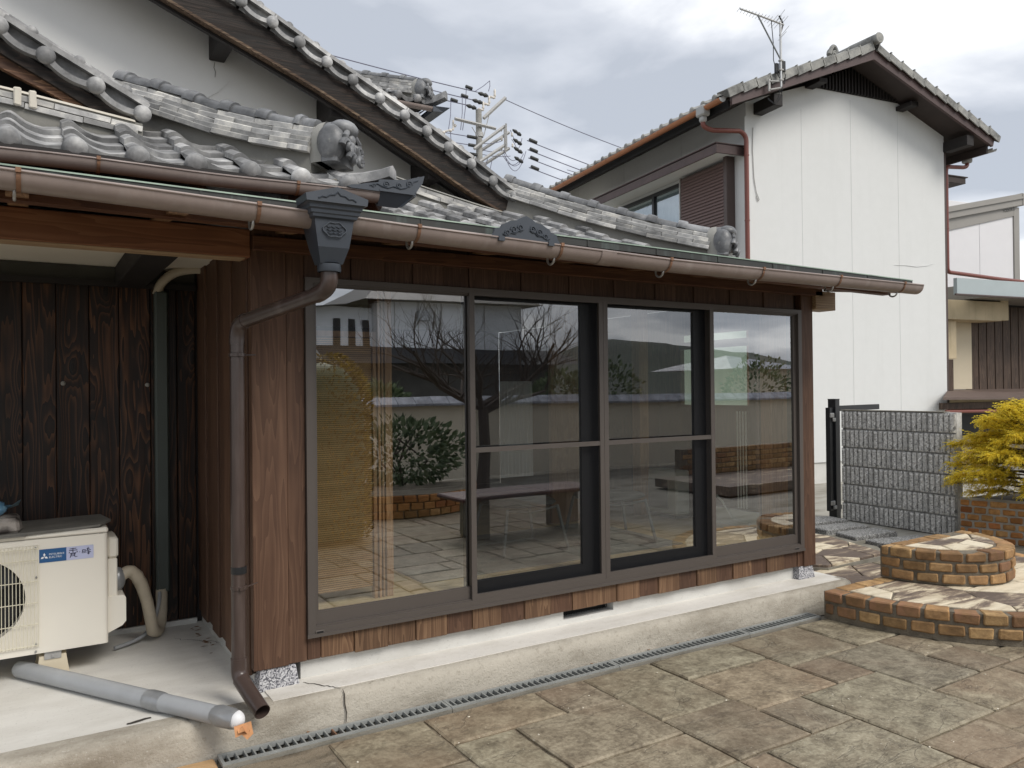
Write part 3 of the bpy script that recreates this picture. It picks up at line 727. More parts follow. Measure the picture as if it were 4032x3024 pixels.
def hook(x,parent,gy,z,gr,drop=True):
    mb=MB(); R_=gr+.003
    pts=[(x,gy-R_*math.cos(a),z-R_*math.sin(a)) for a in [math.pi*i/10 for i in range(0,11)]]
    mb.sweep(pts,[(-.007,-.0012),(.007,-.0012),(.007,.0012),(-.007,.0012)],(1,0,0),(0,.7,.7))
    mb.box(x-.008,x+.008,gy-R_-.006,gy-R_+.012,z-.004,z+.012)
    if drop:
        zz=z-gr
        p=[(x-.012,gy+.05,zz+.075),(x-.012,gy+.05,zz+.0)]+[(x-.012,gy+.05-.028*(1-math.cos(a)),zz-.024*math.sin(a)) for a in [math.pi*i/8 for i in range(9)]]+[(x-.006,gy-.006,zz+.012),(x,gy-.006,zz+.004)]
        mb.tube(p,.0055,6,m=1)
    return obj('gutter_hook',mb,parent,[M['rust'],M['steel']],60)
for x in (-1.125,-.366,.286,1.01,1.69,2.38,3.06,3.71,-1.9,-2.6): hook(x,gut,GY,interp(lip,x),GR)
# hopper
HX,HY=-.088,-.63
hp=MB()
def rect(hx,hy0,hy1,z): return [(HX-hx,hy0,z),(HX+hx,hy0,z),(HX+hx,hy1,z),(HX-hx,hy1,z)]
def stack(mb,rs):
    for i in range(len(rs)-1):
        mb.add(rs[i]+rs[i+1],[(0,1,5,4),(1,2,6,5),(2,3,7,6),(3,0,4,7)])
    mb.add(rs[0],[(3,2,1,0)]); mb.add(rs[-1],[(0,1,2,3)])
y0,y1=HY-.075,HY+.085
stack(hp,[rect(.045,y0+.045,y1-.045,1.985),rect(.062,y0+.018,y1-.03,2.045),rect(.071,y0+.012,y1-.01,2.10),rect(.078,y0+.008,y1,2.150),rect(.088,y0-.004,y1,2.156),rect(.090,y0-.006,y1,2.166),rect(.096,y0-.010,y1,2.170),rect(.098,y0-.012,y1,2.182),rect(.104,y0-.018,y1,2.188),rect(.106,y0-.020,y1,2.200),rect(.116,y0-.026,y1,2.208)])
hopper=obj('rain_hopper',hp,house,M['hopper'])
hp=MB().prism([(-.120,.0),(.120,.0),(.124,.026),(.0,.062),(-.124,.026)],(HX,y0-.032,2.207),(1,0,0),(0,0,1),(0,.13,0)); obj('hopper_gable',hp,hopper,M['hopper'])
def curve_relief(pts,o,r=.0035,n=5):
    mb=MB(); mb.tube([(o[0]+p[0],o[1],o[2]+p[1]) for p in pts],r,n); return mb
mb=curve_relief([(-.075,.012),(-.06,.020),(-.045,.018),(-.03,.028),(-.012,.030),(0,.042),(.012,.030),(.03,.028),(.045,.018),(.06,.020),(.075,.012)],(HX,y0-.033,2.207))
obj('relief',mb,hopper,M['hopper'])
cl=[]
for i in range(33):
    a=2*math.pi*i/32; cl.append((.044*math.cos(a)*(1+.06*math.cos(4*a)),.028*math.sin(a)*(1+.10*math.cos(6*a))))
mb=curve_relief(cl,(HX,y0+.007,2.112),.003)
for k in range(3):
    mb.tube([(HX-.03+.06*i/12,y0+.008,2.098+.012*k+.003*math.sin(i*1.6+k)) for i in range(13)],.002,5)
obj('emblem',mb,hopper,M['hopper'])
mb=MB(); mb.rev([(.044,.0),(.046,.004),(.046,.03),(.040,.032)],(HX,HY,1.955),18); mb.rev([(.0,.03),(.045,.03)],(HX,HY,1.96),18); obj('spigot',mb,hopper,M['hopper'],50)
# downpipe
PX,PY,PR=-.325,-.10,.0305
pipe=obj('downpipe',MB().tube([(PX-.003,PY,.285),(PX,PY,1.70)],PR,18),house,M['pipe_brown'],50)
def bez(a,b,c,n=8):
    A,B,Cc=Vector(a),Vector(b),Vector(c); return [A.lerp(B,i/n).lerp(B.lerp(Cc,i/n),i/n) for i in range(n+1)]
top=(HX,HY,1.955); k1=(HX,HY,1.885); k2=(PX,PY,1.785)
dv_=(Vector(k2)-Vector(k1))
p=[top]+bez((HX,HY,1.93),k1,Vector(k1)+dv_*.13)
obj('upper_elbow',MB().tube(p,PR+.003,16),pipe,M['pipe_brown'],50)
obj('slanted_run',MB().tube([Vector(k1)+dv_*.11,Vector(k2)-dv_*.09],PR,16),pipe,M['pipe_brown'],50)
p=bez(Vector(k2)-dv_*.1,k2,(PX,PY,1.715))+[(PX,PY,1.695)]
obj('lower_elbow',MB().tube(p,PR+.003,16),pipe,M['pipe_brown'],50)
for z in (1.64,.63): 
    mb=MB(); mb.rev([(PR+.001,0),(PR+.005,.002),(PR+.005,.016),(PR+.001,.018)],(PX,PY,z),18); mb.tube([(PX+.03,PY-.01,z+.009),(PX+.085,PY+.03,z+.012)],.003,6); mb.box(PX-.006,PX+.006,PY-PR-.014,PY-PR,z+.002,z+.016)
    obj('pipe_clamp',mb,pipe,M['pipe_brown'],50)
mb=MB(); mb.rev([(PR+.001,0),(PR+.0035,.001),(PR+.0035,.03),(PR+.001,.031)],(PX,PY,.70),18); obj('tape_band',mb,pipe,M['black_alu'],50)
p=[(PX-.003,PY,.335)]+bez((PX-.003,PY,.30),(PX-.003,PY,.255),(PX+.006,PY-.035,.238))
obj('foot_elbow',MB().tube(p,PR+.004,16),pipe,M['pipe_brown'],50)
a=Vector((PX+.0,PY-.02,.245)); b=Vector((-.283,-.315,.163))
mb=MB(); mb.tube([a,b],.034,20,False); mb.tube([a+(b-a)*.2,b],.0315,20,False)
d=(b-a).normalized(); 
rim=MB(); 
x_=d.cross(Vector((0,0,1))).normalized(); y_=x_.cross(d)
vs=[b+(x_*math.cos(q)+y_*math.sin(q))*r for r in (.034,.0315) for q in [2*math.pi*i/20 for i in range(20)]]
mb.add(vs,[(i,(i+1)%20,20+(i+1)%20,20+i) for i in range(20)]); mb.add([a+(x_*math.cos(q)+y_*math.sin(q))*.031+d*.06 for q in [2*math.pi*i/20 for i in range(20)]],[tuple(range(20))])
obj('spout',mb,pipe,M['pipe_brown'],50)
# gabled ornament plate on the gutter
zl=interp(lip,.81); pl=[(-.185,-.004),(.185,-.004),(.17,.018),(.165,.038),(.135,.043),(.125,.058),(.105,.066),(.085,.078),(.05,.083),(.03,.096),(0,.108),(-.03,.096),(-.05,.083),(-.085,.078),(-.105,.066),(-.125,.058),(-.135,.043),(-.165,.038),(-.17,.018)]
orn=obj('gutter_ornament',MB().prism(pl,(.812,GY-GR-.004,zl+.004),(1,0,0),(0,0,1),(0,.012,0)),gut,M['hopper'])
mb=MB()
def spiral(c,r0,turns,sgn,n=22): return [(c[0]+sgn*r0*(1-i/n*.85)*math.cos(turns*2*math.pi*i/n),c[1]+r0*(1-i/n*.85)*math.sin(turns*2*math.pi*i/n)) for i in range(n+1)]
for sg in (1,-1):
    for cx,cz,r,tn in ((.10,.020,.014,1.2),(.068,.036,.017,1.4),(.032,.048,.016,1.3)):
        mb.tube([(.812+q[0],GY-GR-.006,zl+.006+q[1]) for q in spiral((sg*cx,cz),r,tn,sg)],.0035,5)
    mb.tube([(.812+sg*q[0],GY-GR-.006,zl+.006+q[1]) for q in [(.125,.014),(.11,.008),(.095,.018),(.08,.022),(.06,.02),(.045,.034),(.03,.034),(.018,.042)]],.0035,5)
obj('ornament_scrolls',mb,gut,M['hopper'],60)
for x in (.68,.945): obj('ornament_clip',MB().box(x-.015,x+.015,GY-GR-.010,GY-GR+.02,zl-.012,zl+.008),gut,M['hopper'])
# ------------------------------------------------------------------ sliding window
win=obj('sliding_window',MB().box(0,WW,-.030,.075,ZB,ZB+.040).box(0,WW,-.030,.075,ZT-.026,ZT).box(0,.036,-.030,.075,ZB+.040,ZT-.026).box(WW-.036,WW,-.030,.075,ZB+.040,ZT-.026),house,M['bronze'])
mb=MB(); mb.box(-.004,WW+.004,-.036,-.0302,ZB-.004,ZB+.012); mb.box(.036,WW-.036,-.024,-.012,ZB+.040,ZB+.047); mb.box(.036,WW-.036,.012,.022,ZB+.040,ZB+.049); mb.box(.036,WW-.036,-.02,-.010,ZT-.034,ZT-.026)
obj('rail',mb,win,M['bronze'])
for x in (.055,3.43): obj('drain_cap',MB().cbox(x-.022,x+.022,-.034,-.0302,ZB+.010,ZB+.026,.002).box(x-.015,x+.015,-.0355,-.0335,ZB+.014,ZB+.022,1),win,[M['bronze'],M['black']])
def sash(x0,x1,y0,y1,z0,z1,l,r,b,t,mat,gl=True,name='sash'):
    mb=MB(); mb.box(x0,x0+l,y0,y1,z0,z1); mb.box(x1-r,x1,y0,y1,z0,z1); mb.box(x0+l,x1-r,y0,y1,z0,z0+b); mb.box(x0+l,x1-r,y0,y1,z1-t,z1)
    mb.box(x0+l,x1-r,y0+.004,y0+.008,z0+b,z0+b+.006); 
    o=obj(name,mb,win,mat)
    ym=(y0+y1)/2
    if gl:
        a_,b_,c_,d_=x0+l-.003,x1-r+.003,z0+b-.003,z1-t+.003; e_=[random.uniform(-.0016,.0016) for _ in range(3)]; tl=lambda x,z: ym+e_[0]*(x-a_)/(b_-a_)+e_[1]*(z-c_)/(d_-c_)
        obj('pane',MB().add([(a_,tl(a_,c_)-.003,c_),(b_,tl(b_,c_)-.003,c_),(b_,tl(b_,d_)-.003,d_),(a_,tl(a_,d_)-.003,d_)],[(0,1,2,3)]),win,M['glass'])
    return o
z0,z1=ZB+.042,ZT-.030
sash(.036,.895,-.008,.018,z0,z1,.020,.022,.065,.010,M['bronze'])
sash(2.62,3.474,-.008,.018,z0,z1,.035,.032,.065,.014,M['bronze'])
# the two leaves behind the insect screens
for x0,x1 in ((.86,1.752),(1.758,2.65)): sash(x0,x1,.026,.052,z0,z1,.05,.125 if x0<1 else .125,.082,.022,M['black_alu'])
def scr(x0,x1,l,r,hinge):
    mb=MB(); ya,yb=-.029,-.012; za,zb=ZB+.036,ZT-.004
    mb.box(x0,x0+l,ya,yb,za,zb); mb.box(x1-r,x1,ya,yb,za,zb); mb.box(x0+l,x1-r,ya,yb,za,za+.034); mb.box(x0+l,x1-r,ya,yb,zb-.034,zb); mb.box(x0+l,x1-r,ya+.002,yb-.002,1.156,1.182)
    obj('screen_frame',mb,win,M['bronze'])
    obj('insect_screen',MB().add([(x0+l,-.019,za+.034),(x1-r,-.019,za+.034),(x1-r,-.019,zb-.034),(x0+l,-.019,zb-.034)],[(0,1,2,3)]),win,M['screen'])
scr(.868,1.752,.030,.030,0); scr(1.754,2.652,.032,.033,1)
# ------------------------------------------------------------------ room behind the glass
FL=.415
fl=obj('wood_floor',MB().box(-.18,3.55,.076,4.2,.30,FL-.004),house,M['in_wall'])
yy=.08
while yy<3.4:
    obj('plank',MB().cbox(-.18,3.55,yy,yy+.118,FL-.003,FL+.004,.001),fl,M['floor']); yy+=.12
rm=obj('room_wall',MB().box(-.19,-.17,.05,4.2,FL,2.15).box(-.17,3.55,4.18,4.2,FL,2.15),house,M['in_wall'])
obj('room_ceiling',MB().box(-.19,3.6,.06,4.2,2.15,2.17),house,M['plaster'])
# right-hand wall: boards, a narrow slit, a post and a small side window looking out on the white house
rw=obj('side_boards',MB().box(3.555,3.60,.051,.398,.3,2.14).box(3.555,3.60,.432,.488,.3,2.14).box(3.555,3.60,.398,.432,.3,.46).box(3.555,3.60,.398,.432,1.92,2.14).box(3.555,3.60,.489,4.18,.3,1.345).box(3.555,3.60,.489,4.18,1.92,2.14).box(3.555,3.60,1.22,4.18,1.345,1.92),house,M['deep_wood'])
yy=.06
while yy<.36: obj('board',MB().cbox(3.535,3.554,yy,yy+.10,FL+.006,2.14,.003),rw,M['in_wood']); yy+=.103
obj('side_rail',MB().cbox(3.54,3.553,.487,1.22,1.80,1.86,.003),rw,M['black_alu']); obj('side_pane',MB().box(3.574,3.578,.489,1.22,1.345,1.92),rw,M['glass_clear'])
mb=MB()
for k in range(4): mb.tube([(3.545,.515+.028*k,.56),(3.545,.515+.028*k,1.30)],.006,6)
obj('pale_strip',mb,rw,M['heater'])  # thin pale upright strips set against the side boards
mb=MB(); mb.tube([(3.50,.78,.64),(3.50,.72,.60),(3.50,.66,.52),(3.5,.62,.47),(3.5,.45,.46)],.008,6); obj('floor_cable',mb,rw,M['heater'])
obj('skirting',MB().box(3.52,3.553,.40,1.05,FL+.006,FL+.13),rw,M['heater'])
for (x,y) in ((3.32,1.46),(.55,.42)): obj('post',MB().cbox(x-.05,x+.05,y-.05,y+.05,FL+.005,2.148,.004),rm,M['in_wood'])
obj('timber_panel',MB().cbox(2.43,2.76,1.5,1.54,FL+.005,2.148,.004),rm,M['in_wood'])
obj('dark_door',MB().cbox(3.375,3.54,1.47,1.5,FL+.005,2.1,.004),rm,M['deep_wood'])
mb=MB()
for i in range(18):
    x=2.02+.30*i/18; mb.add([(x,1.60+.012*(i%2),.80),(x+.30/18,1.60+.012*((i+1)%2),.80),(x+.30/18,1.60+.012*((i+1)%2),1.55),(x,1.60+.012*(i%2),1.55)],[(0,1,2,3)])
obj('curtain',mb,rm,M['curtain'])
t=thing('bamboo_screen','woven bamboo screen standing inside the left glass panel','screen',(.27,.20,FL+.005))
obj('woven_panel',MB().cbox(-.19,.14,-.006,.006,.06,1.34,.002),t,M['woven'])
fr=MB(); fr.box(-.215,-.192,-.02,.02,0,1.37); fr.box(.142,.16,-.02,.02,0,1.37); fr.box(-.19,.14,-.02,.02,1.342,1.37); obj('screen_post',fr,t,M['in_wood'])
for x0,x1 in ((.17,.182),(.19,.20),(.21,.245)): obj('slat',MB().box(x0,x1,-.02,.02,0,1.66),t,M['in_wood'])
t=thing('rug','grey woven rug on the floor behind the insect screens','rug',(1.75,.82,FL+.004)); obj('pile',MB().cbox(-1.0,.95,-.50,.55,0,.010,.004),t,M['rug'])
def chair(x,y,rz,lab):
    t=thing('stool',lab,'stool',(x,y,FL+.014),rz,'metal legged stools inside')
    s=MB(); s.rev([(0,.0),(.22,.005),(.25,.018),(.24,.03),(0,.036)],(0,0,.30),20); obj('seat',s,t,M['dark_seat'],50)
    for sx in (-1,1):
        l=MB(); l.tube([(sx*.19,-.17,.30),(sx*.245,-.21,.02),(sx*.245,-.20,.011),(sx*.245,.20,.011),(sx*.245,.21,.02),(sx*.19,.17,.30)],.011,8); obj('leg',l,t,M['chair_leg'],60)
    r=MB(); r.tube([(-.19,-.17,.29),(0,-.18,.27),(.19,-.17,.29)],.008,6); r.tube([(-.19,.17,.29),(.19,.17,.29)],.008,6); r.tube([(-.24,.19,.02),(.24,.19,.02)],.007,6); obj('rail',r,t,M['chair_leg'],60)
chair(1.66,.77,.0,'stool with pale metal legs behind the left insect screen')
chair(2.33,.66,-.2,'stool with dark seat behind the right insect screen, beside the floor heater')
t=thing('heater','white floor heater with a vented front inside on the wood floor','heater',(3.42,1.27,FL+.005))
obj('case',MB().cbox(-.06,.09,-.19,.17,.03,.39,.012),t,M['heater'])
gr=MB()
for i in range(20): gr.box(-.066,-.0605,-.09+.24*i/20,-.082+.24*i/20,.07,.31)
obj('vent_slats',gr,t,M['chair_leg']); obj('foot',MB().box(-.05,.08,-.17,.15,0,.03),t,M['dark_seat'])
# ------------------------------------------------------------------ roof tiles
TW,TL=.25,.29; EXP=.222; TT=.027
def prof_h(u):
    return .043*math.exp(-((u-.14)/.20)**2)-.014*math.exp(-((u-.70)/.24)**2)+.006*(u>.92)*0
US=[0,.05,.11,.17,.24,.32,.42,.55,.70,.86,1.0]
def roof_tile_mesh(name,mat,w=TW,l=TL,amp=1.0,t=TT):
    mb=MB(); n=len(US); vs=[]
    for v,lift in ((0,TT),(l,0)):
        for u in US: vs.append((u*w,v,prof_h(u)*amp+lift))
    for u in US: vs.append((u*w,.0,prof_h(u)*amp+TT-t))     # lower edge of the front face
    for u in US: vs.append((u*w,.03,prof_h(u)*amp+TT-t))
    fs=[]
    for i in range(n-1):
        fs.append((i,i+1,n+i+1,n+i)); fs.append((2*n+i,2*n+i+1,i+1,i)); fs.append((3*n+i,3*n+i+1,2*n+i+1,2*n+i))
    b=len(vs); vs+=[(0,l,prof_h(0)*amp-t),(w,l,prof_h(1)*amp-t)]
    fs.append((0,n,b,2*n)); fs.append((n-1,3*n-1,b+1,2*n-1)[::-1])
    mb.add(vs,fs); return mb.mesh(name,mat,50)
def eave_tile_mesh(name,mat,w=TW,r=.053):
    mb=MB(); n=len(US); vs=[]
    for v,lift in ((0,TT),(TL,0)):
        for u in US: vs.append((u*w,v,prof_h(u)+lift))
    drop=[(.03 if u<.25 else .030+.022*math.sin(math.pi*(u-.25)/.75)) for u in US]
    for y in (-.004,.02):
        for u,d in zip(US,drop): vs.append((u*w,y,prof_h(u)+TT-d))
    fs=[]
    for i in range(n-1):
        fs.append((i,i+1,n+i+1,n+i)); fs.append((2*n+i,2*n+i+1,i+1,i)); fs.append((3*n+i,3*n+i+1,2*n+i+1,2*n+i))
    fs.append((0,n,3*n,2*n))
    mb.add(vs,fs)
    mb.ball((.145*w,-.006,.018),r,14,9,1,.62,1)
    return mb.mesh(name,mat,50)
RT=roof_tile_mesh('roof_tile',M['tile']); ET=eave_tile_mesh('eave_tile',M['tile'])
def slope_frame(o,u,v): 
    u=Vector(u).normalized(); v=Vector(v).normalized(); return frame(o,u,v,u.cross(v))
def skirt(parent,x0,x1,y0,z0,y1,s,hip=None,eave=True,mesh=RT,emesh=ET,w=TW,ycut=99,xcut=0):
    """front-facing tiled slope rising from (y0,z0) to y1; hip(y)-> largest x"""
    L=math.hypot(1,s); v=Vector((0,1/L,s/L)); u=Vector((1,0,0)); nrow=int((y1-y0)*L/EXP+.5)
    for r in range(nrow):
        d=r*EXP; o=Vector((0,y0,z0))+v*d
        x=x1-w
        while x>x0-w:
            if (hip is None or x+w*.55<hip(o.y+.12)) and (o.y+.1<ycut or x>xcut):
                jit=random.uniform(-.004,.004)
                m=slope_frame((x,o.y,o.z+random.uniform(-.003,.003)),u+Vector((0,0,jit)),v)
                obj('eave_tile' if (r==0 and eave) else 'roof_tile',emesh if (r==0 and eave) else mesh,parent,M=m)
            x-=w
def deck(parent,pts,mat=None): return obj('roof_deck',MB().add(pts,[tuple(range(len(pts)))]),parent,mat or M['mortar_old'])
def noshi_mesh(l,wd,h=.030):
    mb=MB(); n=5; ps=[(-wd/2,-.010),(-wd/2,h-.016),(-wd/2+.006,h-.012),(-wd/4,h),(wd/4,h),(wd/2-.006,h-.012),(wd/2,h-.016),(wd/2,-.010)]
    mb.sweep([(0,0,0),(l,0,0)],ps,(0,1,0),(0,0,1)); return mb
M['mortar_ridge']=plaster('ridge_mortar',(.22,.215,.195),(.10,.098,.09),.8,30,.8)
def ridge(parent,pts,courses,w0,w1,step=.034,tl=.25,cap=True,capr=.06,m2=None,mort=.05):
    """stack of ridge course tiles following polyline pts (base line), with round caps"""
    P=[Vector(p) for p in pts]; seg=[0]
    for a,b in zip(P,P[1:]): seg.append(seg[-1]+(b-a).length)
    Ltot=seg[-1]
    def at(s):
        for i in range(len(P)-1):
            if s<=seg[i+1] or i==len(P)-2:
                t=(s-seg[i])/(seg[i+1]-seg[i]); return P[i].lerp(P[i+1],t),(P[i+1]-P[i]).normalized()
    core=MB(); hh=mort+courses*step
    core.sweep(P,[(-w0*.40,-.09),(w0*.40,-.09),(w1*.36,hh),(-w1*.36,hh)],(P[0]-P[-1]).cross(Vector((0,0,1))).normalized(),(0,0,1)); obj('mortar_bed',core,parent,M['mortar_ridge'])
    for c in range(courses):
        wd=lerp(w0,w1,c/max(1,courses-1)); s=-(c%2)*tl*.5
        me=noshi_mesh(tl-.004,wd).mesh('course_tile',m2 or M['noshi'],40)
        while s<Ltot:
            a=max(0,s); b=min(Ltot,s+tl)
            if b-a>.05:
                p,d=at((a+b)/2); p=p-d*(b-a)/2
                y=Vector((0,0,1)).cross(d).normalized(); n=d.cross(y)
                sc_=(b-a)/tl
                m=frame(p+Vector((0,0,mort+c*step+random.uniform(-.003,.003))),d*sc_,y+Vector((0,0,random.uniform(-.01,.01))),n)
                obj('course_tile',me,parent,M=m)
            s+=tl
    if cap:
        mb=MB(); r=capr
        arcp=[(r*math.cos(a),r*.75*math.sin(a)) for a in [math.pi*i/8 for i in range(9)]]
        mb.sweep([(0,0,0),(tl,0,0)],arcp+[(-r,-.01),(r,-.01)],(0,1,0),(0,0,1))
        big=[(q[0]*1.22,q[1]*1.28) for q in arcp]
        mb.sweep([(0,0,.0),(.03,0,.003),(.075,0,.0)],big+[(-r*1.22,-.01),(r*1.22,-.01)],(0,1,0),(0,0,1))
        me=mb.mesh('ridge_cap',M['tile_dark'] if not m2 else m2,50); s=0
        while s<Ltot-.06:
            p,d=at(min(s,Ltot)); y=Vector((0,0,1)).cross(d).normalized(); n=d.cross(y)
            obj('ridge_cap',me,parent,M=frame(p+Vector((0,0,mort+courses*step+.004)),d*min(1,(Ltot-s)/tl),y,n)); s+=tl
def ridge_end(parent,p,d,h=.27,wd=.24,mat=None):
    """ogre-tile style ridge end: domed shell, stepped hood, spiral curls"""
    mat=mat or M['tile_dark']; mb=MB()
    arch=lambda w,hh,n=12:[(-w/2,0),(w/2,0)]+[(w/2*math.cos(a),hh*.45+hh*.55*math.sin(a)) for a in [math.pi*i/n for i in range(n+1)]]
    prof=[(-.03,.92,.96),(0,.98,1.0),(.05,1.06,1.0),(.085,1.02,.97),(.10,.92,.90)]
    rings=[]
    for x,kw,kh in prof: rings.append([(x,a,b) for a,b in arch(wd*kw,h*kh)])
    n=len(rings[0]); vs=[q for r in rings for q in r]; fs=[]
    for i in range(len(rings)-1):
        for k in range(n): fs.append((i*n+k,i*n+(k+1)%n,(i+1)*n+(k+1)%n,(i+1)*n+k))
    fs.append(tuple((len(rings)-1)*n+k for k in range(n))); fs.append(tuple(range(n))[::-1]); mb.add(vs,fs)
    # hood over the top front and two cheek bulges
    mb.ball((.09,0,h*.80),.075,14,10,1.05,1.25,.72)
    for sg in (-1,1):
        mb.ball((.055,sg*wd*.36,h*.42),.085,14,10,.95,.75,1.25)
        for (cx,cy,cz,r0,tr) in ((.135,sg*wd*.34,h*.34,.036,.020),(.155,sg*wd*.20,h*.08,.032,.018)):
            pts=[];rr=[]
            for i in range(20):
                a=2.4*math.pi*i/19; r=r0*(1-i/19*.75); pts.append((cx+.028*i/19,cy+sg*r*math.cos(a),cz+r*math.sin(a))); rr.append(tr*(1-.45*i/19))
            mb.tube(pts,rr,8)
        mb.tube([(.10,sg*.02,h*.72),(.135,sg*.055,h*.66),(.14,sg*.085,h*.55),(.135,sg*.08,h*.45)],[.012,.018,.018,.012],8)
        mb.tube([(.12,sg*.015,h*.5),(.15,sg*.03,h*.40),(.15,sg*.05,h*.25),(.16,sg*.055,h*.12)],[.014,.02,.02,.016],8)
    mb.ball((.125,0,h*.55),.035,10,8,1,1,1.1); mb.ball((.135,0,h*.33),.028,10,8,1,.9,1.2)
    d=Vector(d); d.z=0; d.normalize(); y=Vector((0,0,1)).cross(d)
    o=obj('ridge_end_tile',mb,parent,mat,45,M=frame(p,d,y,Vector((0,0,1))))
    mo=MB(); rings=[[(x,a,b) for a,b in arch(wd*kw,h*kh)] for x,kw,kh in ((-.06,.86,.93),(-.028,1.0,1.0),(.012,1.02,1.02))]
    vs=[q for r in rings for q in r]; fs=[]
    for i in range(2):
        for k in range(n): fs.append((i*n+k,i*n+(k+1)%n,(i+1)*n+(k+1)%n,(i+1)*n+k))
    fs.append(tuple(range(n))[::-1]); mo.add(vs,fs); obj('mortar_collar',mo,parent,M['mortar_old'],50,M=frame(p,d,y,Vector((0,0,1))))
def verge_mesh(name,L,mat,r=.05):
    """x runs down the slope, y outwards (towards the viewer), z up: one verge tile with its apron band and round boss"""
    mb=MB()
    mb.sweep([(-.01,0,0),(L+.01,0,0)],[(-.09,.030),(-.09,.062),(.012,.058),(.016,.030)],(0,1,0),(0,0,1))   # top strip
    mb.box(-.01,L+.01,-.085,-.030,-.055,.032)                                                               # body in shade
    n=9; vs=[]
    for i in range(n+1):
        t=i/n; sag=.046*(1-(2*t-1)**2)**.8
        for (y,z) in ((.004,.018-sag),(.016,.014-sag),(.016,-.026-sag*.75),(-.02,-.030-sag*.75)): vs.append((L*t,y,z))
    fs=[]
    for i in range(n):
        for k in range(3): fs.append((i*4+k,i*4+k+1,(i+1)*4+k+1,(i+1)*4+k))
    mb.add(vs,fs)
    mb.ball((L,.012,-.012),r,16,10,1,.72,1)
    mb.tube([(0,-.065,.066),(L,-.065,.066)],.030,8); mb.ball((L*.5,-.055,.072),.034,10,8)
    return mb.mesh(name,mat,50)
def verge_run(parent,pts,y,r=.05,nm='verge_tile'):
    for (x0,z0),(x1,z1) in zip(pts,pts[1:]):
        L=math.hypot(x1-x0,z1-z0); d=Vector(((x1-x0)/L,0,(z1-z0)/L)); o=Vector((0,-1,0)); up=o.cross(d)
        if up.z<0: up=-up
        me=verge_mesh(nm,L,M['tile'],r); obj(nm,me,parent,M=frame((x0,y,z0),d,o,up))
def board_strip(name,top,bot,y0,y1,mat,parent):
    mb=MB(); xs=[lerp(max(top[0][0],bot[0][0]),min(top[-1][0],bot[-1][0]),i/24) for i in range(25)]
    vs=[];fs=[]
    for x in xs:
        zt,zb=interp(top,x),interp(bot,x); vs+=[(x,y0,zt),(x,y0,zb),(x,y1,zb),(x,y1,zt)]
    for i in range(24):
        for k in range(4): fs.append((4*i+k,4*i+(k+1)%4,4*i+4+(k+1)%4,4*i+4+k))
    fs+= [(0,1,2,3),(96,97,98,99)]
    mb.add(vs,fs); return obj(name,mb,parent,mat)
off=lambda L,d:[(x,z+d) for x,z in L]

# ---- entrance porch roof (left, nearer): skirt, flashing, hip, gable verge
pr=obj('porch_roof',MB().add([(-3.2,.33,2.52),(.48,.33,2.52),(-.30,1.05,2.83),(-3.2,1.05,2.83)],[(0,1,2,3)]),house,M['mortar_old'])
hipd=lambda y: .50-(y-.35)
skirt(pr,-2.4,.545,.30,2.548,1.50,.455,lambda y: hipd(y)+.05,ycut=.98,xcut=-.72)
# corner piece turning up at the hip
mb=MB(); mb.sweep([(.33,.40,2.60),(.42,.33,2.60),(.50,.28,2.615),(.56,.24,2.635)],[(-.05,-.02),(.05,-.02),(.045,.03),(0,.05),(-.045,.03)],(.7,.7,0),(0,0,1)); obj('corner_tile',mb,pr,M['tile'],60)
mb=MB(); mb.sweep([(.43,.75,2.66),(.56,.55,2.655),(.60,.42,2.66)],[(-.05,0),(.05,0),(.03,.05),(-.03,.05)],(1,0,0),(0,0,1)); obj('white_tile_edge',mb,pr,M['lime'],60)
ridge(pr,[(-.62,1.47,3.12),(-.456,1.306,3.045),(-.19,1.04,2.90),(.05,.80,2.80),(.27,.58,2.728)],5,.27,.14,.030,.24)
ridge_end(pr,(.31,.54,2.715),(1,-1,0),.24,.22)
# flashing courses under the porch gable
ridge(pr,[(-2.4,1.03,3.03),(-1.174,1.03,2.930),(-.565,1.03,2.862)],2,.12,.10,.034,.26,False,mort=.008)
mb=MB(); mb.sweep([(-2.4,1.04,3.108),(-1.17,1.04,3.004),(-.60,1.04,2.940)],[(-.055,0),(.05,0),(.05,.04),(-.02,.022)],(0,1,0),(0,0,1)); obj('lime_fillet',mb,pr,M['lime'])
for x in (-1.135,-1.07): obj('lime_patch',MB().cbox(x-.016,x+.016,.958,.972,interp([(-1.174,2.93),(-.59,2.88)],x),interp([(-1.174,3.02),(-.59,2.965)],x),.006,.003),pr,M['lime'])
# second flashing going the other way beyond the left end
vd=[(-2.7,4.19),(-2.48,4.05),(-2.26,3.92),(-2.05,3.80),(-1.84,3.685),(-1.63,3.57),(-1.42,3.45),(-1.209,3.337),(-1.006,3.229),(-.78,3.118),(-.558,3.008)]
pg=obj('porch_gable',MB().add([(-3.2,1.40,2.8),(-.50,1.40,2.8),(-1.0,1.40,3.16),(-2.6,1.40,4.05),(-3.2,1.40,4.35)],[(0,1,2,3,4)]),house,M['dark_timber'])
verge_run(pg,vd,1.02,.046)
bt=off(vd,-.055); bb=[(-2.7,4.03),(-1.21,3.205),(-.989,3.094),(-.732,2.955),(-.50,2.84)]
bl=[(-2.7,3.95),(-1.211,3.14),(-.988,3.05),(-.872,2.995),(-.55,2.85)]
board_strip('barge_board',bt,off(bb,.0),1.05,1.08,M['barge'],pg)
board_strip('barge_board_lower',off(bb,.012),bl,1.081,1.12,wood('brown_barge_board',(.035,.017,.010),(.11,.056,.032),(.30,.18,.105),axis=0,rough=.65,bump=.6,grain=10),pg)
board_strip('gable_soffit',off(bt,-.01),off(bt,-.03),1.121,1.40,M['dark_timber'],pg)
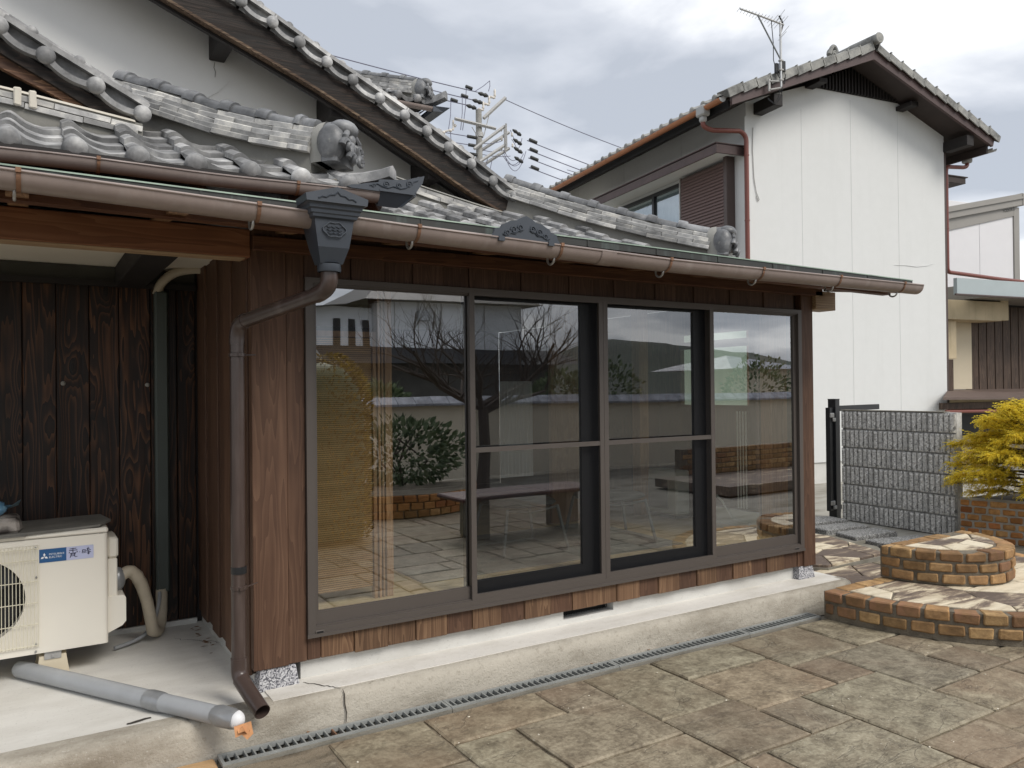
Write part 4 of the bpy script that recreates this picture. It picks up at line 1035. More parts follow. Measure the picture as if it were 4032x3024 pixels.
board_strip('gable_slope',off(vd,.0),off(vd,-.025),1.10,2.38,M['tile_dark'],pg)
# upper gutter
UZ=lambda x: interp([(-1.193,2.494),(.49,2.512)],x)+ (.004*math.sin(x*5))
ux=[-3.2+3.66*i/40 for i in range(41)]; UY,UR=.225,.046
a1=[(UR*math.cos(a),UR*math.sin(a)) for a in [math.pi+math.pi*i/9 for i in range(10)]]; a2=[((UR-.003)*math.cos(a),(UR-.003)*math.sin(a)+.001) for a in [2*math.pi-math.pi*i/9 for i in range(10)]]
mb=MB(); mb.sweep([(x,UY,UZ(x)) for x in ux],a1+a2,(0,1,0),(0,0,1))
ug=obj('upper_gutter',mb,house,M['gutter'],60)
mb=MB(); mb.tube([(x,UY-UR,UZ(x)+.002) for x in ux],.005,6); obj('lip_bead',mb,ug,M['gutter'],60)
for x in (-2.0,-.835,.035): hook(x,ug,UY,UZ(x),UR,False)
# flared corner ornament of the upper gutter
mb=MB()
cz=UZ(.46)
secs=[(.44,.04,.0),(.52,.075,.0),(.60,.10,.005),(.70,.135,.012)]
front=[];
pl=[(.28,.002),(.30,.012),(.34,.018),(.38,.03),(.45,.042),(.455,.058),(.54,.066),(.62,.078),(.635,.085),(.71,.108),(.70,.07),(.665,.02),(.64,-.004),(.30,-.004)]
mb.prism([(x-.0,z) for x,z in pl],(0,UY-UR-.012,UZ(.5)+.008),(1,0,0),(0,0,1),(0,.014,0))
sidep=[(0,-.004),(.26,-.004),(.30,.05),(.32,.10),(0,.108)]
co=obj('corner_ornament',mb,ug,M['hopper'])
mb=MB(); mb.add([(.46,UY-UR-.008,UZ(.5)+.004),(.645,UY-UR-.008,UZ(.5)+.004),(.60,UY-UR+.01,UZ(.5)-.05),(.57,UY-.01,UZ(.5)-.062),(.46,UY-.01,UZ(.5)-.062),(.46,UY+.06,UZ(.5)+.0),(.645,UY+.06,UZ(.5)+.0),(.58,UY+.02,UZ(.5)-.05)],[(0,1,2,3,4),(1,6,7,3,2),(4,3,7,6,5),(0,4,5),(0,5,6,1)]); obj('corner_trough',mb,ug,M['hopper'])
mb=MB(); mb.prism(sidep,(.652,UY-UR+.004,UZ(.5)+.004),(.12,1,0),(.25,0,1),(.012,0,0)); obj('corner_wing',mb,ug,M['hopper'])
mb=MB(); mb.box(.455,.655,UY-UR-.016,UY-UR-.012,UZ(.5)+.006,UZ(.5)+.014)
for cx,cz2,r,tn in ((.42,.022,.012,1.2),(.49,.036,.017,1.5),(.56,.038,.015,1.3),(.62,.052,.019,1.5)): mb.tube([(q[0],UY-UR-.014,UZ(.5)+.008+q[1]) for q in spiral((cx,cz2),r,tn,1)],.0035,5)
mb.tube([(q[0],UY-UR-.014,UZ(.5)+.008+q[1]) for q in [(.40,.02),(.44,.034),(.47,.022),(.50,.018),(.53,.03),(.57,.022),(.60,.03),(.65,.07),(.67,.078)]],.0035,5)
obj('corner_scrolls',mb,ug,M['hopper'],60)
# timber under the porch eave
ue=obj('porch_eave',MB().add([(-3.2,.26,2.50),(.40,.26,2.50),(.20,1.0,2.62),(-3.2,1.0,2.62)],[(0,3,2,1)]),house,M['dark_timber'])
obj('eave_fascia',MB().box(-3.2,.42,.265,.295,2.47,2.545),ue,M['dark_timber'])
for x in (-2.2,-1.75,-1.30,-.85,-.40,.05,.36): obj('rafter',MB().cbox(x-.03,x+.03,.30,1.3,2.42,2.50,.004),ue,M['deep_wood'])
obj('hip_beam',MB().tube([(.50,.30,2.49),(.1,.8,2.42)],.05,4),ue,M['deep_wood'],20)
obj('porch_wall',MB().box(-3.2,-.2,1.06,1.10,2.225,2.78),house,M['plaster'])

# ---- main gable (white plaster triangle)
vc=[(-1.25,4.87),(-1.04,4.77),(-.83,4.67),(-.63,4.575),(-.43,4.48),(-.23,4.385),(-.03,4.285),(.171,4.188),(.383,4.093),(.575,3.996),(.774,3.895),(.97,3.803),(1.182,3.705),(1.384,3.612),(1.571,3.522),(1.759,3.425),(1.963,3.322),(2.166,3.210),(2.364,3.104),(2.574,2.995)]
soff=[(-1.4,4.78),(-.298,4.277),(.26,4.037),(.488,3.925),(.87,3.765),(1.705,3.342),(2.5,2.96)]
wallp=[(-3.2,2.6),(2.5,2.80),(2.5,2.96)]+[p for p in soff[::-1]][1:]+[(-3.2,5.6)]
mg=obj('main_gable',MB().prism(wallp,(0,2.4,0),(1,0,0),(0,0,1),(0,.08,0)),house,M['plaster'])
verge_run(mg,vc,1.92,.043)
bb=[(-1.4,4.54),(-.325,4.083),(.225,3.869),(.652,3.700),(1.046,3.523),(1.506,3.308),(1.922,3.095),(2.463,2.86)]
board_strip('barge_board',off(vc,-.058),off(bb,.024),1.95,1.995,M['barge'],mg)
board_strip('worn_edge',off(bb,.025),off(bb,.006),1.947,2.01,M['barge_edge'],mg)
board_strip('inner_board',off(bb,.10),off(bb,-.015),2.011,2.05,M['dark_timber'],mg)
mb=MB(); vs=[];fs=[]
for i in range(25):
    x=lerp(-1.4,2.48,i/24); vs+=[(x,2.05,interp(bb,x)+.02),(x,2.40,interp(soff,x)+.005),(x,2.40,interp(soff,x)+.04),(x,2.05,interp(bb,x)+.09)]
for i in range(24):
    for k in range(4): fs.append((4*i+k,4*i+(k+1)%4,4*i+4+(k+1)%4,4*i+4+k))
mb.add(vs,fs); obj('gable_soffit',mb,mg,M['dark_timber'])
board_strip('gable_slope',off(vc,.0),off(vc,-.03),2.02,6.0,M['tile_dark'],mg)
for x,z in ((.10,3.925),(.90,3.555),(1.70,3.18)): obj('purlin_end',MB().cbox(x-.055,x+.055,2.05,2.40,z-.005,z+.22,.006),mg,M['dark_timber'])
ribbon('crack',[(x,2.3985,z) for x,z in ((.086,3.91),(.08,3.87),(.09,3.841),(.087,3.80))],.006,simple('plaster_crack',(.25,.23,.20),.9,.1,9,0),mg)
ribbon('crack',[(x,2.3985,z) for x,z in ((.193,3.795),(.17,3.765),(.147,3.739),(.125,3.715),(.111,3.695),(.075,3.67),(.039,3.644),(.01,3.62),(-.022,3.59))],.007,bpy.data.materials['plaster_crack'],mg)
# ---- lower skirt roof of the main gable with its hip
sk=obj('lower_roof',MB().add([(.1,.62,2.34),(3.72,.62,2.34),(2.55,1.86,2.86),(.1,1.96,2.90)],[(0,1,2,3)]),house,M['mortar_old'])
hipc=lambda y: 4.40-y
skirt(sk,.10,3.72,.60,2.365,2.15,.43,hipc,False,ycut=1.90,xcut=2.25)
ridge(sk,[(2.36,2.04,3.065),(2.655,1.745,2.905),(2.937,1.463,2.765),(3.223,1.177,2.64),(3.54,.86,2.525)],4,.26,.15,.034,.25,capr=.06)
ridge_end(sk,(3.57,.83,2.525),(1,-1,0),.235,.215)
ridge(sk,[(1.2,1.95,3.06),(1.577,1.95,2.985),(2.0,1.95,2.915),(2.42,1.95,2.85)],2,.12,.10,.032,.24,False,mort=.008)
mb=MB(); mb.sweep([(1.2,1.97,3.135),(1.577,1.97,3.058),(2.0,1.97,2.985),(2.36,1.97,2.93)],[(-.065,0),(.05,0),(.05,.05),(-.02,.025)],(0,1,0),(0,0,1)); obj('lime_fillet',mb,sk,M['mortar_old'])
obj('boss_tile',MB().ball((2.61,1.73,2.90),.056,14,10,1,.7,1),sk,M['tile_dark'],50)
# right-hand slope of the hip, falling away behind
L_=math.hypot(1,.435)
sk2=obj('hip_slope',MB().add([(3.78,.62,2.32),(3.78,6.0,2.32),(2.2,6.0,3.0),(2.2,2.2,3.0)],[(0,1,2,3)]),house,M['tile_dark'])
# ---- upper storey roof corner seen beyond the verge
ur=obj('upper_roof',MB().add([(1.2,4.95,4.93),(3.05,4.95,4.93),(3.05,9,4.93),(1.6,9,5.5),(1.2,6.4,5.5)],[(0,1,2,3,4)]),house,M['tile_dark'])
skirt(ur,1.3,3.12,4.95,4.97,5.9,.44,lambda y:3.22-(y-4.95))
ridge(ur,[(1.95,6.05,5.38),(2.4,5.62,5.19),(2.95,5.08,5.02)],5,.27,.15,.034,.25)
ridge_end(ur,(2.98,5.06,5.0),(1,-1,0),.27,.26)
mb=MB(); mb.sweep([(2.98,5.05,4.97),(3.12,4.93,4.99),(3.24,4.84,5.05)],[(-.06,-.04),(.06,-.04),(.05,.04),(0,.06),(-.05,.04)],(.7,.7,0),(0,0,1)); obj('corner_tile',mb,ur,M['tile'],60)
mb=MB(); mb.sweep([(x,4.86,4.875) for x in (1.2,3.05)],a1+a2,(0,1,0),(0,0,1)); obj('gutter',mb,ur,M['gutter'],60)
obj('gutter_corner',MB().add([(3.05,4.81,4.885),(3.28,4.81,4.90),(3.28,5.2,4.90),(3.1,5.6,4.90),(3.05,4.81,4.82),(3.2,4.83,4.84),(3.2,5.2,4.83),(3.1,5.6,4.83)],[(0,1,5,4),(1,2,6,5),(2,3,7,6),(0,4,5,6,7),(0,3,2,1)]),ur,M['hopper'])
obj('soffit',MB().add([(1.2,4.92,4.90),(3.05,4.92,4.90),(2.5,5.6,4.72),(1.2,5.6,4.72)],[(0,3,2,1)]),ur,M['dark_timber'])
obj('eave_return',MB().add([(3.05,4.92,4.90),(3.1,8,4.90),(2.5,8,4.60),(2.5,5.6,4.60)],[(0,3,2,1)]),ur,M['dark_timber'])
obj('upper_wall',MB().box(-3,2.45,5.6,9,2.6,4.85),house,M['plaster'])
obj('house_core',MB().box(-3.2,-.26,1.4,9,.1,2.59).box(-.24,2.1,2.5,9,2.32,2.59).box(-.24,3.5,4.3,9,.1,2.25),house,M['plaster'])
# ------------------------------------------------------------------ air conditioner unit
ac=thing('air_conditioner','beige outdoor air conditioner unit with a wire fan grille under the porch','air conditioner',(-1.19,.70,.135))
AX0,AX1,AZ0,AZ1=-.40,.403,.130,.668      # local: x from unit centre, z above slab
cyx=-.12; R_=.195; czc=.40
# front panel with a round fan opening: ring of quads
mb=MB(); n=40; inner=[];outer=[]
for i in range(n):
    a=2*math.pi*i/n; inner.append((cyx+R_*math.cos(a),0,czc+R_*math.sin(a)))
def clampbox(a):
    c,s_=math.cos(a),math.sin(a); t=min(((AX1-cyx)/c if c>1e-6 else ((AX0-cyx)/c if c<-1e-6 else 9)),((AZ1-czc)/s_ if s_>1e-6 else ((AZ0-czc)/s_ if s_<-1e-6 else 9))); return (cyx+t*c,0,czc+t*s_)
angs=sorted([2*math.pi*i/n for i in range(n)]+[math.atan2(z-czc,x-cyx)%(2*math.pi) for x in (AX0,AX1) for z in (AZ0,AZ1)])
inner=[(cyx+R_*math.cos(a),0,czc+R_*math.sin(a)) for a in angs]; outer=[clampbox(a) for a in angs]; deep=[(p[0],.07,p[2]) for p in inner]
m_=len(angs); mb.add(inner+outer,[(i,(i+1)%m_,m_+(i+1)%m_,m_+i) for i in range(m_)]); mb.add(inner+deep,[(i,m_+i,m_+(i+1)%m_,(i+1)%m_) for i in range(m_)])
mb.add([(AX0,0,AZ0),(AX0,.285,AZ0),(AX0,.285,AZ1),(AX0,0,AZ1)],[(0,1,2,3)])
# rounded right front corner and sides
cr_=.02
mb.box(AX0,AX1,.283,.285,AZ0,AZ1); mb.box(AX0,AX1,.001,.283,AZ0,AZ0+.002)
arc_=[(AX1+.018*math.sin(a),.018-.018*math.cos(a)) for a in [math.pi/2*i/5 for i in range(6)]]+[(AX1+.018,.285)]
vs=[];
for x,y in arc_: vs+=[(x,y,AZ0),(x,y,AZ1)]
mb.add(vs,[(2*i,2*i+2,2*i+3,2*i+1) for i in range(len(arc_)-1)])
obj('casing',mb,ac,M['ac_body'],35)
obj('lid',MB().cbox(AX0-.003,AX1+.020,-.004,.288,AZ1+.001,AZ1+.028,.008),ac,M['ac_body'])
obj('fan_back',MB().box(cyx-R_-.01,cyx+R_+.01,.071,.08,czc-R_-.01,czc+R_+.01),ac,M['black'])
mb=MB()
for i in range(3):
    a0=2*math.pi*i/3+.4; vs=[]
    for k in range(8):
        a=a0+1.35*k/7
        for r in (.05,.12,.18): vs.append((cyx+r*math.cos(a),.045+.02*math.sin(k/7*2),czc+r*math.sin(a)))
    mb.add(vs,[(3*k+j,3*k+j+1,3*k+4+j,3*k+3+j) for k in range(7) for j in (0,1)])
mb.rev([(0,-.03),(.05,-.025),(.055,.02)],(cyx,.045,czc),16,ax=(0,1,0))
obj('fan',mb,ac,M['black_alu'],40)
mb=MB(); gx0,gx1,gz0,gz1=cyx-.245,cyx+.245,.165,.638
nv=34
for i in range(nv+1):
    x=lerp(gx0,gx1,i/nv); mb.tube([(x,-.004,gz0),(x,-.020,gz0+.012),(x,-.022,gz1-.012),(x,-.004,gz1)],.0016,4,False)
for z in (.175,.275,.375,.475,.575,.628): mb.tube([(gx0,-.019,z),(gx1,-.019,z)],.0022,4)
obj('grille',mb,ac,M['ac_grille'])
mb=MB(); mb.tube([(gx1+.004,-.001,gz0-.004),(gx1+.004,-.001,gz1+.004)],.003,5); mb.tube([(gx0,-.001,gz1+.004),(gx1+.004,-.001,gz1+.004)],.003,5); mb.tube([(gx0,-.001,gz0-.004),(gx1+.004,-.001,gz0-.004)],.003,5); obj('grille_rim',mb,ac,M['ac_body'],60)
mb=MB()
for x,z in ((gx1-.01,gz1-.01),(gx1-.006,.49),(gx1-.01,gz0+.01),(gx1-.01,.142)): mb.ball((x,-.004,z),.0055,8,6)
obj('screw',mb,ac,M['steel'])
# valve cover on the right side
mb=MB(); X0=AX1+.0185
mb.cbox(X0,X0+.05,.05,.27,.53,.635,.012); mb.cbox(X0,X0+.045,.05,.14,.30,.53,.006); 
mb.prism([(0,.165),(.0,.345),(.072,.345),(.082,.33),(.082,.215),(.066,.195)],(X0,.04,0),(1,0,0),(0,0,1),(0,.22,0))
obj('valve_cover',mb,ac,M['ac_body'],40)
obj('valve_packing',MB().ball((X0+.055,.17,.40),.05,10,8,.8,1,1.25),ac,M['tape'],60)
# badge with the maker's marks
bx0,bx1,bz0,bz1=.128,.358,.555,.618
bdg=obj('badge',MB().box(bx0,bx0+.115,-.0025,-.0005,bz0,bz1).box(bx0+.1152,bx1,-.0025,-.0005,bz0,bz1,1),ac,[M['blue_label'],M['pale_label']])
mb=MB()
def rhomb(cx,cz,a,s_): 
    d=Vector((math.cos(a),math.sin(a)))*s_; p=Vector((-d.y,d.x))*.55; c=Vector((cx,cz))
    q=[c,c+d*.55+p*.6,c+d*1.1,c+d*.55-p*.6]; mb.add([(v.x,-.0032,v.y) for v in q],[(0,1,2,3)])
for a in (90,210,330): rhomb(bx0+.024,bz0+.028,rad(a),.016)
obj('logo',mb,bdg,M['white_print'])
def text(s_,size,M4,parent,mat,name='lettering',extr=.0004):
    c=bpy.data.curves.new(name,'FONT'); c.body=s_; c.size=size; c.extrude=extr; c.materials.append(mat)
    to=bpy.data.objects.new(name+'_tmp',c); COL.objects.link(to); dg=bpy.context.evaluated_depsgraph_get(); me=bpy.data.meshes.new_from_object(to.evaluated_get(dg)); bpy.data.objects.remove(to)
    return obj(name,me,parent,M=M4)
RX=Matrix.Rotation(math.pi/2,4,'X')
text("MITSUBISHI",.0125,Matrix.Translation((bx0+.043,-.003,bz0+.033))@RX,bdg,M['white_print'])
text("ELECTRIC",.0125,Matrix.Translation((bx0+.043,-.003,bz0+.019))@RX,bdg,M['white_print'])
mb=MB()
def stroke(pts,r=.0016): mb.tube([(bx0+.115+p[0]*.11,-.0032,bz0+p[1]*.062) for p in pts],r,4)
# brush-style name on the pale half, with a dot between its two characters
for st in ([(.12,.85),(.38,.87)],[(.10,.72),(.42,.74)],[(.25,.92),(.25,.55)],[(.12,.62),(.10,.52)],[(.40,.66),(.42,.54)],[(.14,.5),(.38,.52)],[(.16,.42),(.36,.43)],[(.20,.5),(.14,.18)],[(.30,.5),(.33,.2),(.42,.24)],[(.18,.3),(.32,.31)],[(.62,.70),(.60,.45),(.72,.45),(.73,.68),(.62,.70)],[(.62,.57),(.73,.58)],[(.78,.75),(.90,.76)],[(.84,.86),(.80,.58)],[(.76,.62),(.94,.64)],[(.86,.6),(.85,.30)],[(.77,.48),(.94,.49)],[(.80,.38),(.90,.38)]): stroke(st)
mb.ball((bx0+.115+.51*.11,-.0032,bz0+.55*.062),.002,6,5)
obj('brush_lettering',mb,bdg,M['ink'])
for fx in (.185,-.30):
    o=obj('foot',taper(fx-.055,fx+.055,.02,.30,0,.108,.016),ac,M['cream_clean']); obj('foot_bracket',MB().box(fx-.035,fx+.035,.012,.05,.092,.132).box(fx-.006,fx+.006,.006,.013,.10,.115),o,M['galv'])
t=thing('slate_sheet','thin dark slate sheet lying on top of the beige outdoor unit','slate sheet',(-1.2,.83,.832))
obj('sheet',MB().add([(-.5,-.19,.004),(.30,-.135,.012),(.40,-.125,.016),(.455,.0,.018),(.42,.20,.022),(-.5,.20,.010)],[(0,1,2,3,4,5)]).add([(-.5,-.19,-.006),(.30,-.135,.001),(.40,-.125,.006),(.455,.0,.008),(.42,.20,.010),(-.5,.20,0),(-.5,-.19,.004),(.30,-.135,.012),(.40,-.125,.016),(.455,.0,.018),(.42,.20,.022),(-.5,.20,.010)],[(i,(i+1)%6,6+(i+1)%6,6+i) for i in range(6)]),t,M['slate'])
obj('under_sheet',MB().cbox(-.5,.09,-.16,.1,-.0075,-.001,.001),t,M['slate'])
t=thing('banded_stone','dark banded stone block on the slate sheet, at the picture edge','stone',(-1.235,.755,.84))
mb=MB().cbox(-.12,.105,-.06,.08,0,.075,.014,.010); obj('block',mb,t,M['rock'])
t=thing('plastic_bag','crumpled blue clear plastic bag on top of the banded stone','plastic bag',(-1.255,.78,.915))
mb=MB(); mb.ball((0,0,.035),.06,14,10,1.2,.8,.62); 
mb.v=[tuple(Vector(p)+Vector((1,1,1))*.010*mnoise.noise(Vector(p)*38)) for p in mb.v]; mb.add([(.06,-.01,.03),(.125,-.005,.075),(.115,.01,.045),(.06,.02,.05)],[(0,1,2,3)]); obj('bag',mb,t,M['plastic_bag'],180)
# ------------------------------------------------------------------ grey pipe lying on the slab
pa,pb=Vector((-1.135,.80,.176)),Vector((-.398,-.375,.178)); pd=(pb-pa).normalized()
t=thing('drain_pipe','grey plastic pipe lying on the slab, its taped end torn and orange','pipe',tuple(pa))
def lp(f,dz=0): return pd*((pb-pa).length*f)+Vector((0,0,dz))
obj('pipe_body',MB().tube([lp(0),lp(.66)],.0385,20),t,M['pvc_grey'],50)
obj('pipe_tail',MB().tube([lp(.66),lp(.97)],.0375,20),t,M['pvc_grey'],50)
obj('tape_wrap',MB().tube([lp(.63),lp(.645),lp(.69),lp(.70)],[.0395,.042,.041,.039],14),t,M['tape'],40)
mb=MB(); mb.tube([lp(.915),lp(.93),lp(.985),lp(1.0)],[.039,.0425,.041,.036],12); mb.v=[tuple(Vector(p)+Vector((1,1,1))*.004*mnoise.noise(Vector(p)*50)) for p in mb.v]; obj('tape_end',mb,t,M['tape'],30)
mb=MB(); c=lp(1.0); mb.ball((c.x,c.y,c.z),.036,14,10,.9,.9,.95); mb.v=[tuple(Vector(p)+Vector((1,1,1))*.004*mnoise.noise(Vector(p)*40)) for p in mb.v]; obj('white_cap',mb,t,M['white_paint'],60)
mb=MB(); e=c+Vector((.012,-.022,-.022))
ring=[e+Vector((.034*math.cos(a)*(1.05 if i%2 else .8)+.006,.022*math.sin(a)-.012*(i%3),-.005-.018*(i%2)+.010*math.sin(a*2))) for i,a in enumerate([2*math.pi*i/11 for i in range(11)])]
mb.add([e+Vector((0,0,.012))]+ring,[(0,i+1,(i+1)%11+1) for i in range(11)])
mb.add([e+Vector(q) for q in ((-.03,-.008,.010),(.035,-.012,.018),(.042,-.020,-.030),(.016,-.030,-.045),(-.004,-.026,-.022),(-.028,-.022,-.030))],[(0,1,2,3,4,5)])
obj('torn_film',mb,t,M['torn'])
obj('elbow_end',MB().ball((0,0,0),.0385,14,10),t,M['pvc_grey'],60)
# ------------------------------------------------------------------ wall duct with refrigerant hose
t=thing('duct_cover','dark green vertical pipe cover on the charred wall with cream hoses','pipe cover',(-.447,1.255,.30))
obj('cover',MB().cbox(-.036,.036,-.034,.030,.052,1.77,.010),t,M['duct'])
mb=MB(); p=[(-.02,-.005,1.75)]+bez((-.005,-.005,1.80),(.04,-.06,1.90),(.20,-.12,1.895),10); mb.tube(p,[.026]*len(p),12)
mb.v=[tuple(Vector(q)+Vector((1,1,1))*.003*mnoise.noise(Vector(q)*60)) for q in mb.v]; obj('upper_hose',mb,t,M['hose'],60)
o=Vector((-.447,1.255,.30)); P_=lambda x,y,z: Vector((x,y,z))-o
p=[P_(-.455,1.245,.37)]+bez(P_(-.455,1.24,.33),P_(-.46,1.2,.16),P_(-.50,1.10,.17),8)+bez(P_(-.53,1.03,.20),P_(-.57,.95,.45),P_(-.62,.90,.53),10)+bez(P_(-.635,.895,.55),P_(-.66,.88,.58),P_(-.70,.87,.545),6)
mb=MB(); mb.tube(p,[.031]*len(p),12); mb.v=[tuple(Vector(q)+Vector((1,1,1))*.004*mnoise.noise(Vector(q)*45)) for q in mb.v]; obj('lower_hose',mb,t,M['hose'],60)
p=bez(P_(-.47,1.21,.36),P_(-.475,1.15,.28),P_(-.53,1.1,.20),8)+bez(P_(-.55,1.09,.18),P_(-.58,1.05,.155),P_(-.72,.98,.152),8); obj('drain_hose',MB().tube(p,.010,8),t,M['pvc_grey'],60)
# ------------------------------------------------------------------ brick steps
CX,CY=4.335,-.382
steps=thing('brick_steps','two tier rounded brick steps topped with cream and black crazy paving','steps',(CX,CY,0))
def brick_mesh(l,h,d,mat,nm='brick'):
    return MB().cbox(-l/2,l/2,0,d,0,h,.007,.0032).mesh(nm,mat)
def convex_clip(poly,p,n):
    out=[]
    for i in range(len(poly)):
        a,b=poly[i],poly[(i+1)%len(poly)]; da=(a[0]-p[0])*n[0]+(a[1]-p[1])*n[1]; db=(b[0]-p[0])*n[0]+(b[1]-p[1])*n[1]
        if da<=0: out.append(a)
        if (da<0)!=(db<0) and da!=db:
            t=da/(da-db); out.append((a[0]+(b[0]-a[0])*t,a[1]+(b[1]-a[1])*t))
    return out
def voro(region,seeds,gap):
    cells=[]
    for i,s in enumerate(seeds):
        poly=list(region)
        for j,q in enumerate(seeds):
            if i==j or not poly: continue
            d=Vector((q[0]-s[0],q[1]-s[1])); L=d.length; d/=L
            poly=convex_clip(poly,(s[0]+d.x*(L/2-gap/2),s[1]+d.y*(L/2-gap/2)),(d.x,d.y))
        if len(poly)>2: cells.append(poly)
    return cells
def slabs(parent,region,nseed,z,mats,gap=.010,th=.02,name='paving_piece'):
    xs=[p[0] for p in region]; ys=[p[1] for p in region]; seeds=[]; tries=0
    dmin=.75*math.sqrt((max(xs)-min(xs))*(max(ys)-min(ys))/nseed)
    while len(seeds)<nseed and tries<4000:
        tries+=1; s=(random.uniform(min(xs),max(xs)),random.uniform(min(ys),max(ys)))
        if all(math.hypot(s[0]-q[0],s[1]-q[1])>dmin*(1 if tries<2000 else .6) for q in seeds): seeds.append(s)
    for poly in voro(region,seeds,gap):
        cx=sum(p[0] for p in poly)/len(poly); cy=sum(p[1] for p in poly)/len(poly)
        mb=MB(); n=len(poly); k=.94
        vs=[(p[0]-cx,p[1]-cy,-th) for p in poly]+[(p[0]-cx,p[1]-cy,-.004) for p in poly]+[((p[0]-cx)*k,(p[1]-cy)*k,random.uniform(-.001,.001)) for p in poly]
        mb.add(vs,[(i,(i+1)%n,n+(i+1)%n,n+i) for i in range(n)]+[(n+i,n+(i+1)%n,2*n+(i+1)%n,2*n+i) for i in range(n)]+[tuple(range(2*n,3*n))])
        obj(name,mb,parent,random.choice(mats),loc=(cx,cy,z+random.uniform(-.002,.002)))
def half(a,b,n=28): return [(-a*math.cos(math.pi*i/n),-b*math.sin(math.pi*i/n)) for i in range(n+1)]
def tier(name,a,b,z0,z1,rows,bl,mats,seed,ns,smats,base):
    n=28; outer=half(a-.010,b-.010); core=MB()
    vs=[(x,y,z0) for x,y in outer]+[(x,y,z1-.012) for x,y in outer]; m=len(outer)
    core.add(vs,[(i,(i+1)%m,m+(i+1)%m,m+i) for i in range(m)]+[tuple(range(m,2*m))]); tr=obj(name,core,steps,M['mortar'])
    # rows of bricks along the arc, then along the straight back return at the left
    ts=[0]; N_=400; pts=[(-a*math.cos(math.pi*i/N_),-b*math.sin(math.pi*i/N_)) for i in range(N_+1)]
    for p,q in zip(pts,pts[1:]): ts.append(ts[-1]+math.hypot(q[0]-p[0],q[1]-p[1]))
    hh=(z1-z0-base)/rows
    for r in range(rows):
        toprow=r==rows-1; s=-(.0 if r%2 else bl*.5)
        while s<ts[-1]:
            l=bl+random.uniform(-.008,.008); a0=max(s,0); a1=min(s+l,ts[-1])
            if a1-a0>.03:
                mid=(a0+a1)/2; i=min(range(len(ts)),key=lambda i:abs(ts[i]-mid)); i=max(1,min(N_-1,i)); p=pts[i]; q=Vector((pts[i+1][0]-pts[i-1][0],pts[i+1][1]-pts[i-1][1],0)).normalized(); nrm=Vector((-q.y,q.x,0))
                d=.11 if toprow else .06
                me=brick_mesh(a1-a0-random.uniform(.020,.026),hh-.016,d,M['brick'])
                obj('brick',me,tr,M=frame((p[0],p[1],z0+base+r*hh+.008+random.uniform(-.0025,.0025)),q,nrm,(0,0,1)))
            s+=l
    # top edging bricks along the back line (y=0), left part
    x=-a+.02; 
    while x<-.0:
        l=.20; obj('brick',brick_mesh(l-.012,hh-.010,.10,M['brick']),tr,M=frame((x+l/2+.10,.006,z1-hh+.004),(-1,0,0),(0,-1,0),(0,0,1))); x+=l
    reg=[(x*(a-.125)/a,y*(b-.125)/b-.105*(1-abs(y)/b)) for x,y in half(a,b,20)]
    slabs(tr,reg,ns,z1-.004,smats)
    return tr
tier('lower_tier',1.10,1.24,0,.184,2,.150,None,1,15,[M['crazy_cream'],M['crazy_cream'],M['crazy']],.026)
tier('upper_tier',.50,.575,.184,.406,3,.152,None,2,8,[M['crazy_cream'],M['crazy_cream'],M['crazy']],.004)
# ------------------------------------------------------------------ paving behind the steps
g=obj('flag_landing',MB().box(3.7,7.5,-.38,.60,-.03,.0),None,M['moss_concrete']); tag(g,kind='structure')
slabs(g,[(3.80,.10),(5.2,-.30),(5.2,.34),(4.16,.44),(3.84,.42)],9,.02,[M['crazy_dark'],M['crazy_dark'],M['paving']],.014,.025,'flagstone')
g=obj('raised_path',MB().prism([(4.12,.60),(4.32,.38),(5.15,.42),(5.75,1.0),(5.35,1.55),(4.2,1.6)],(0,0,-.02),(1,0,0),(0,1,0),(0,0,.055)),None,M['moss_concrete']); tag(g,kind='structure')
slabs(g,[(4.14,.60),(4.33,.395),(5.14,.435),(5.42,1.18),(5.35,1.5),(4.22,1.58)],17,.058,[M['crazy'],M['crazy_dark'],M['crazy'],M['crazy_cream']],.010,.03)
g=obj('path_edge',MB().prism([(5.16,.43),(5.45,.62),(5.75,1.3),(5.60,1.7),(5.43,1.18)],(0,0,-.02),(1,0,0),(0,1,0),(0,0,.040)),None,M['asphalt']); tag(g,kind='structure')
def step_slab(poly,lab):
    mx=sum(p[0] for p in poly)/4; my=sum(p[1] for p in poly)/4; poly=[(mx+(p[0]-mx)*.95,my+(p[1]-my)*.86) for p in poly]
    cx=sum(p[0] for p in poly)/4; cy=sum(p[1] for p in poly)/4; t=thing('stepping_stone',lab,'stepping stone',(cx,cy,0),0,'grey stepping stones by the block wall')
    n=4; mb=MB(); P=[(p[0]-cx,p[1]-cy) for p in poly]; pp=[]
    for i in range(4):
        for k in range(5):
            a=Vector(P[i]).lerp(Vector(P[(i+1)%4]),k/5); pp.append((a.x+random.uniform(-.008,.008),a.y+random.uniform(-.008,.008)))
    n=len(pp); vs=[(x,y,.0) for x,y in pp]+[(x,y,.064) for x,y in pp]+[(x*.97,y*.97,.072) for x,y in pp]
    mb.add(vs,[(i,(i+1)%n,n+(i+1)%n,n+i) for i in range(n)]+[(n+i,n+(i+1)%n,2*n+(i+1)%n,2*n+i) for i in range(n)]+[tuple(range(2*n,3*n))]); obj('slab',mb,t,M['granite_dark'])
step_slab([(5.44,.86),(6.07,.71),(6.10,.38),(5.40,.46)],'nearest flamed granite stepping stone, half behind the upper brick tier')
step_slab([(5.552,1.252),(5.463,.933),(6.086,.877),(6.117,1.164)],'full grey stepping stone between two others, in front of the block wall')
step_slab([(5.60,1.60),(5.556,1.31),(6.153,1.225),(6.219,1.50)],'grey stepping stone in the middle distance, beside the black gate post')
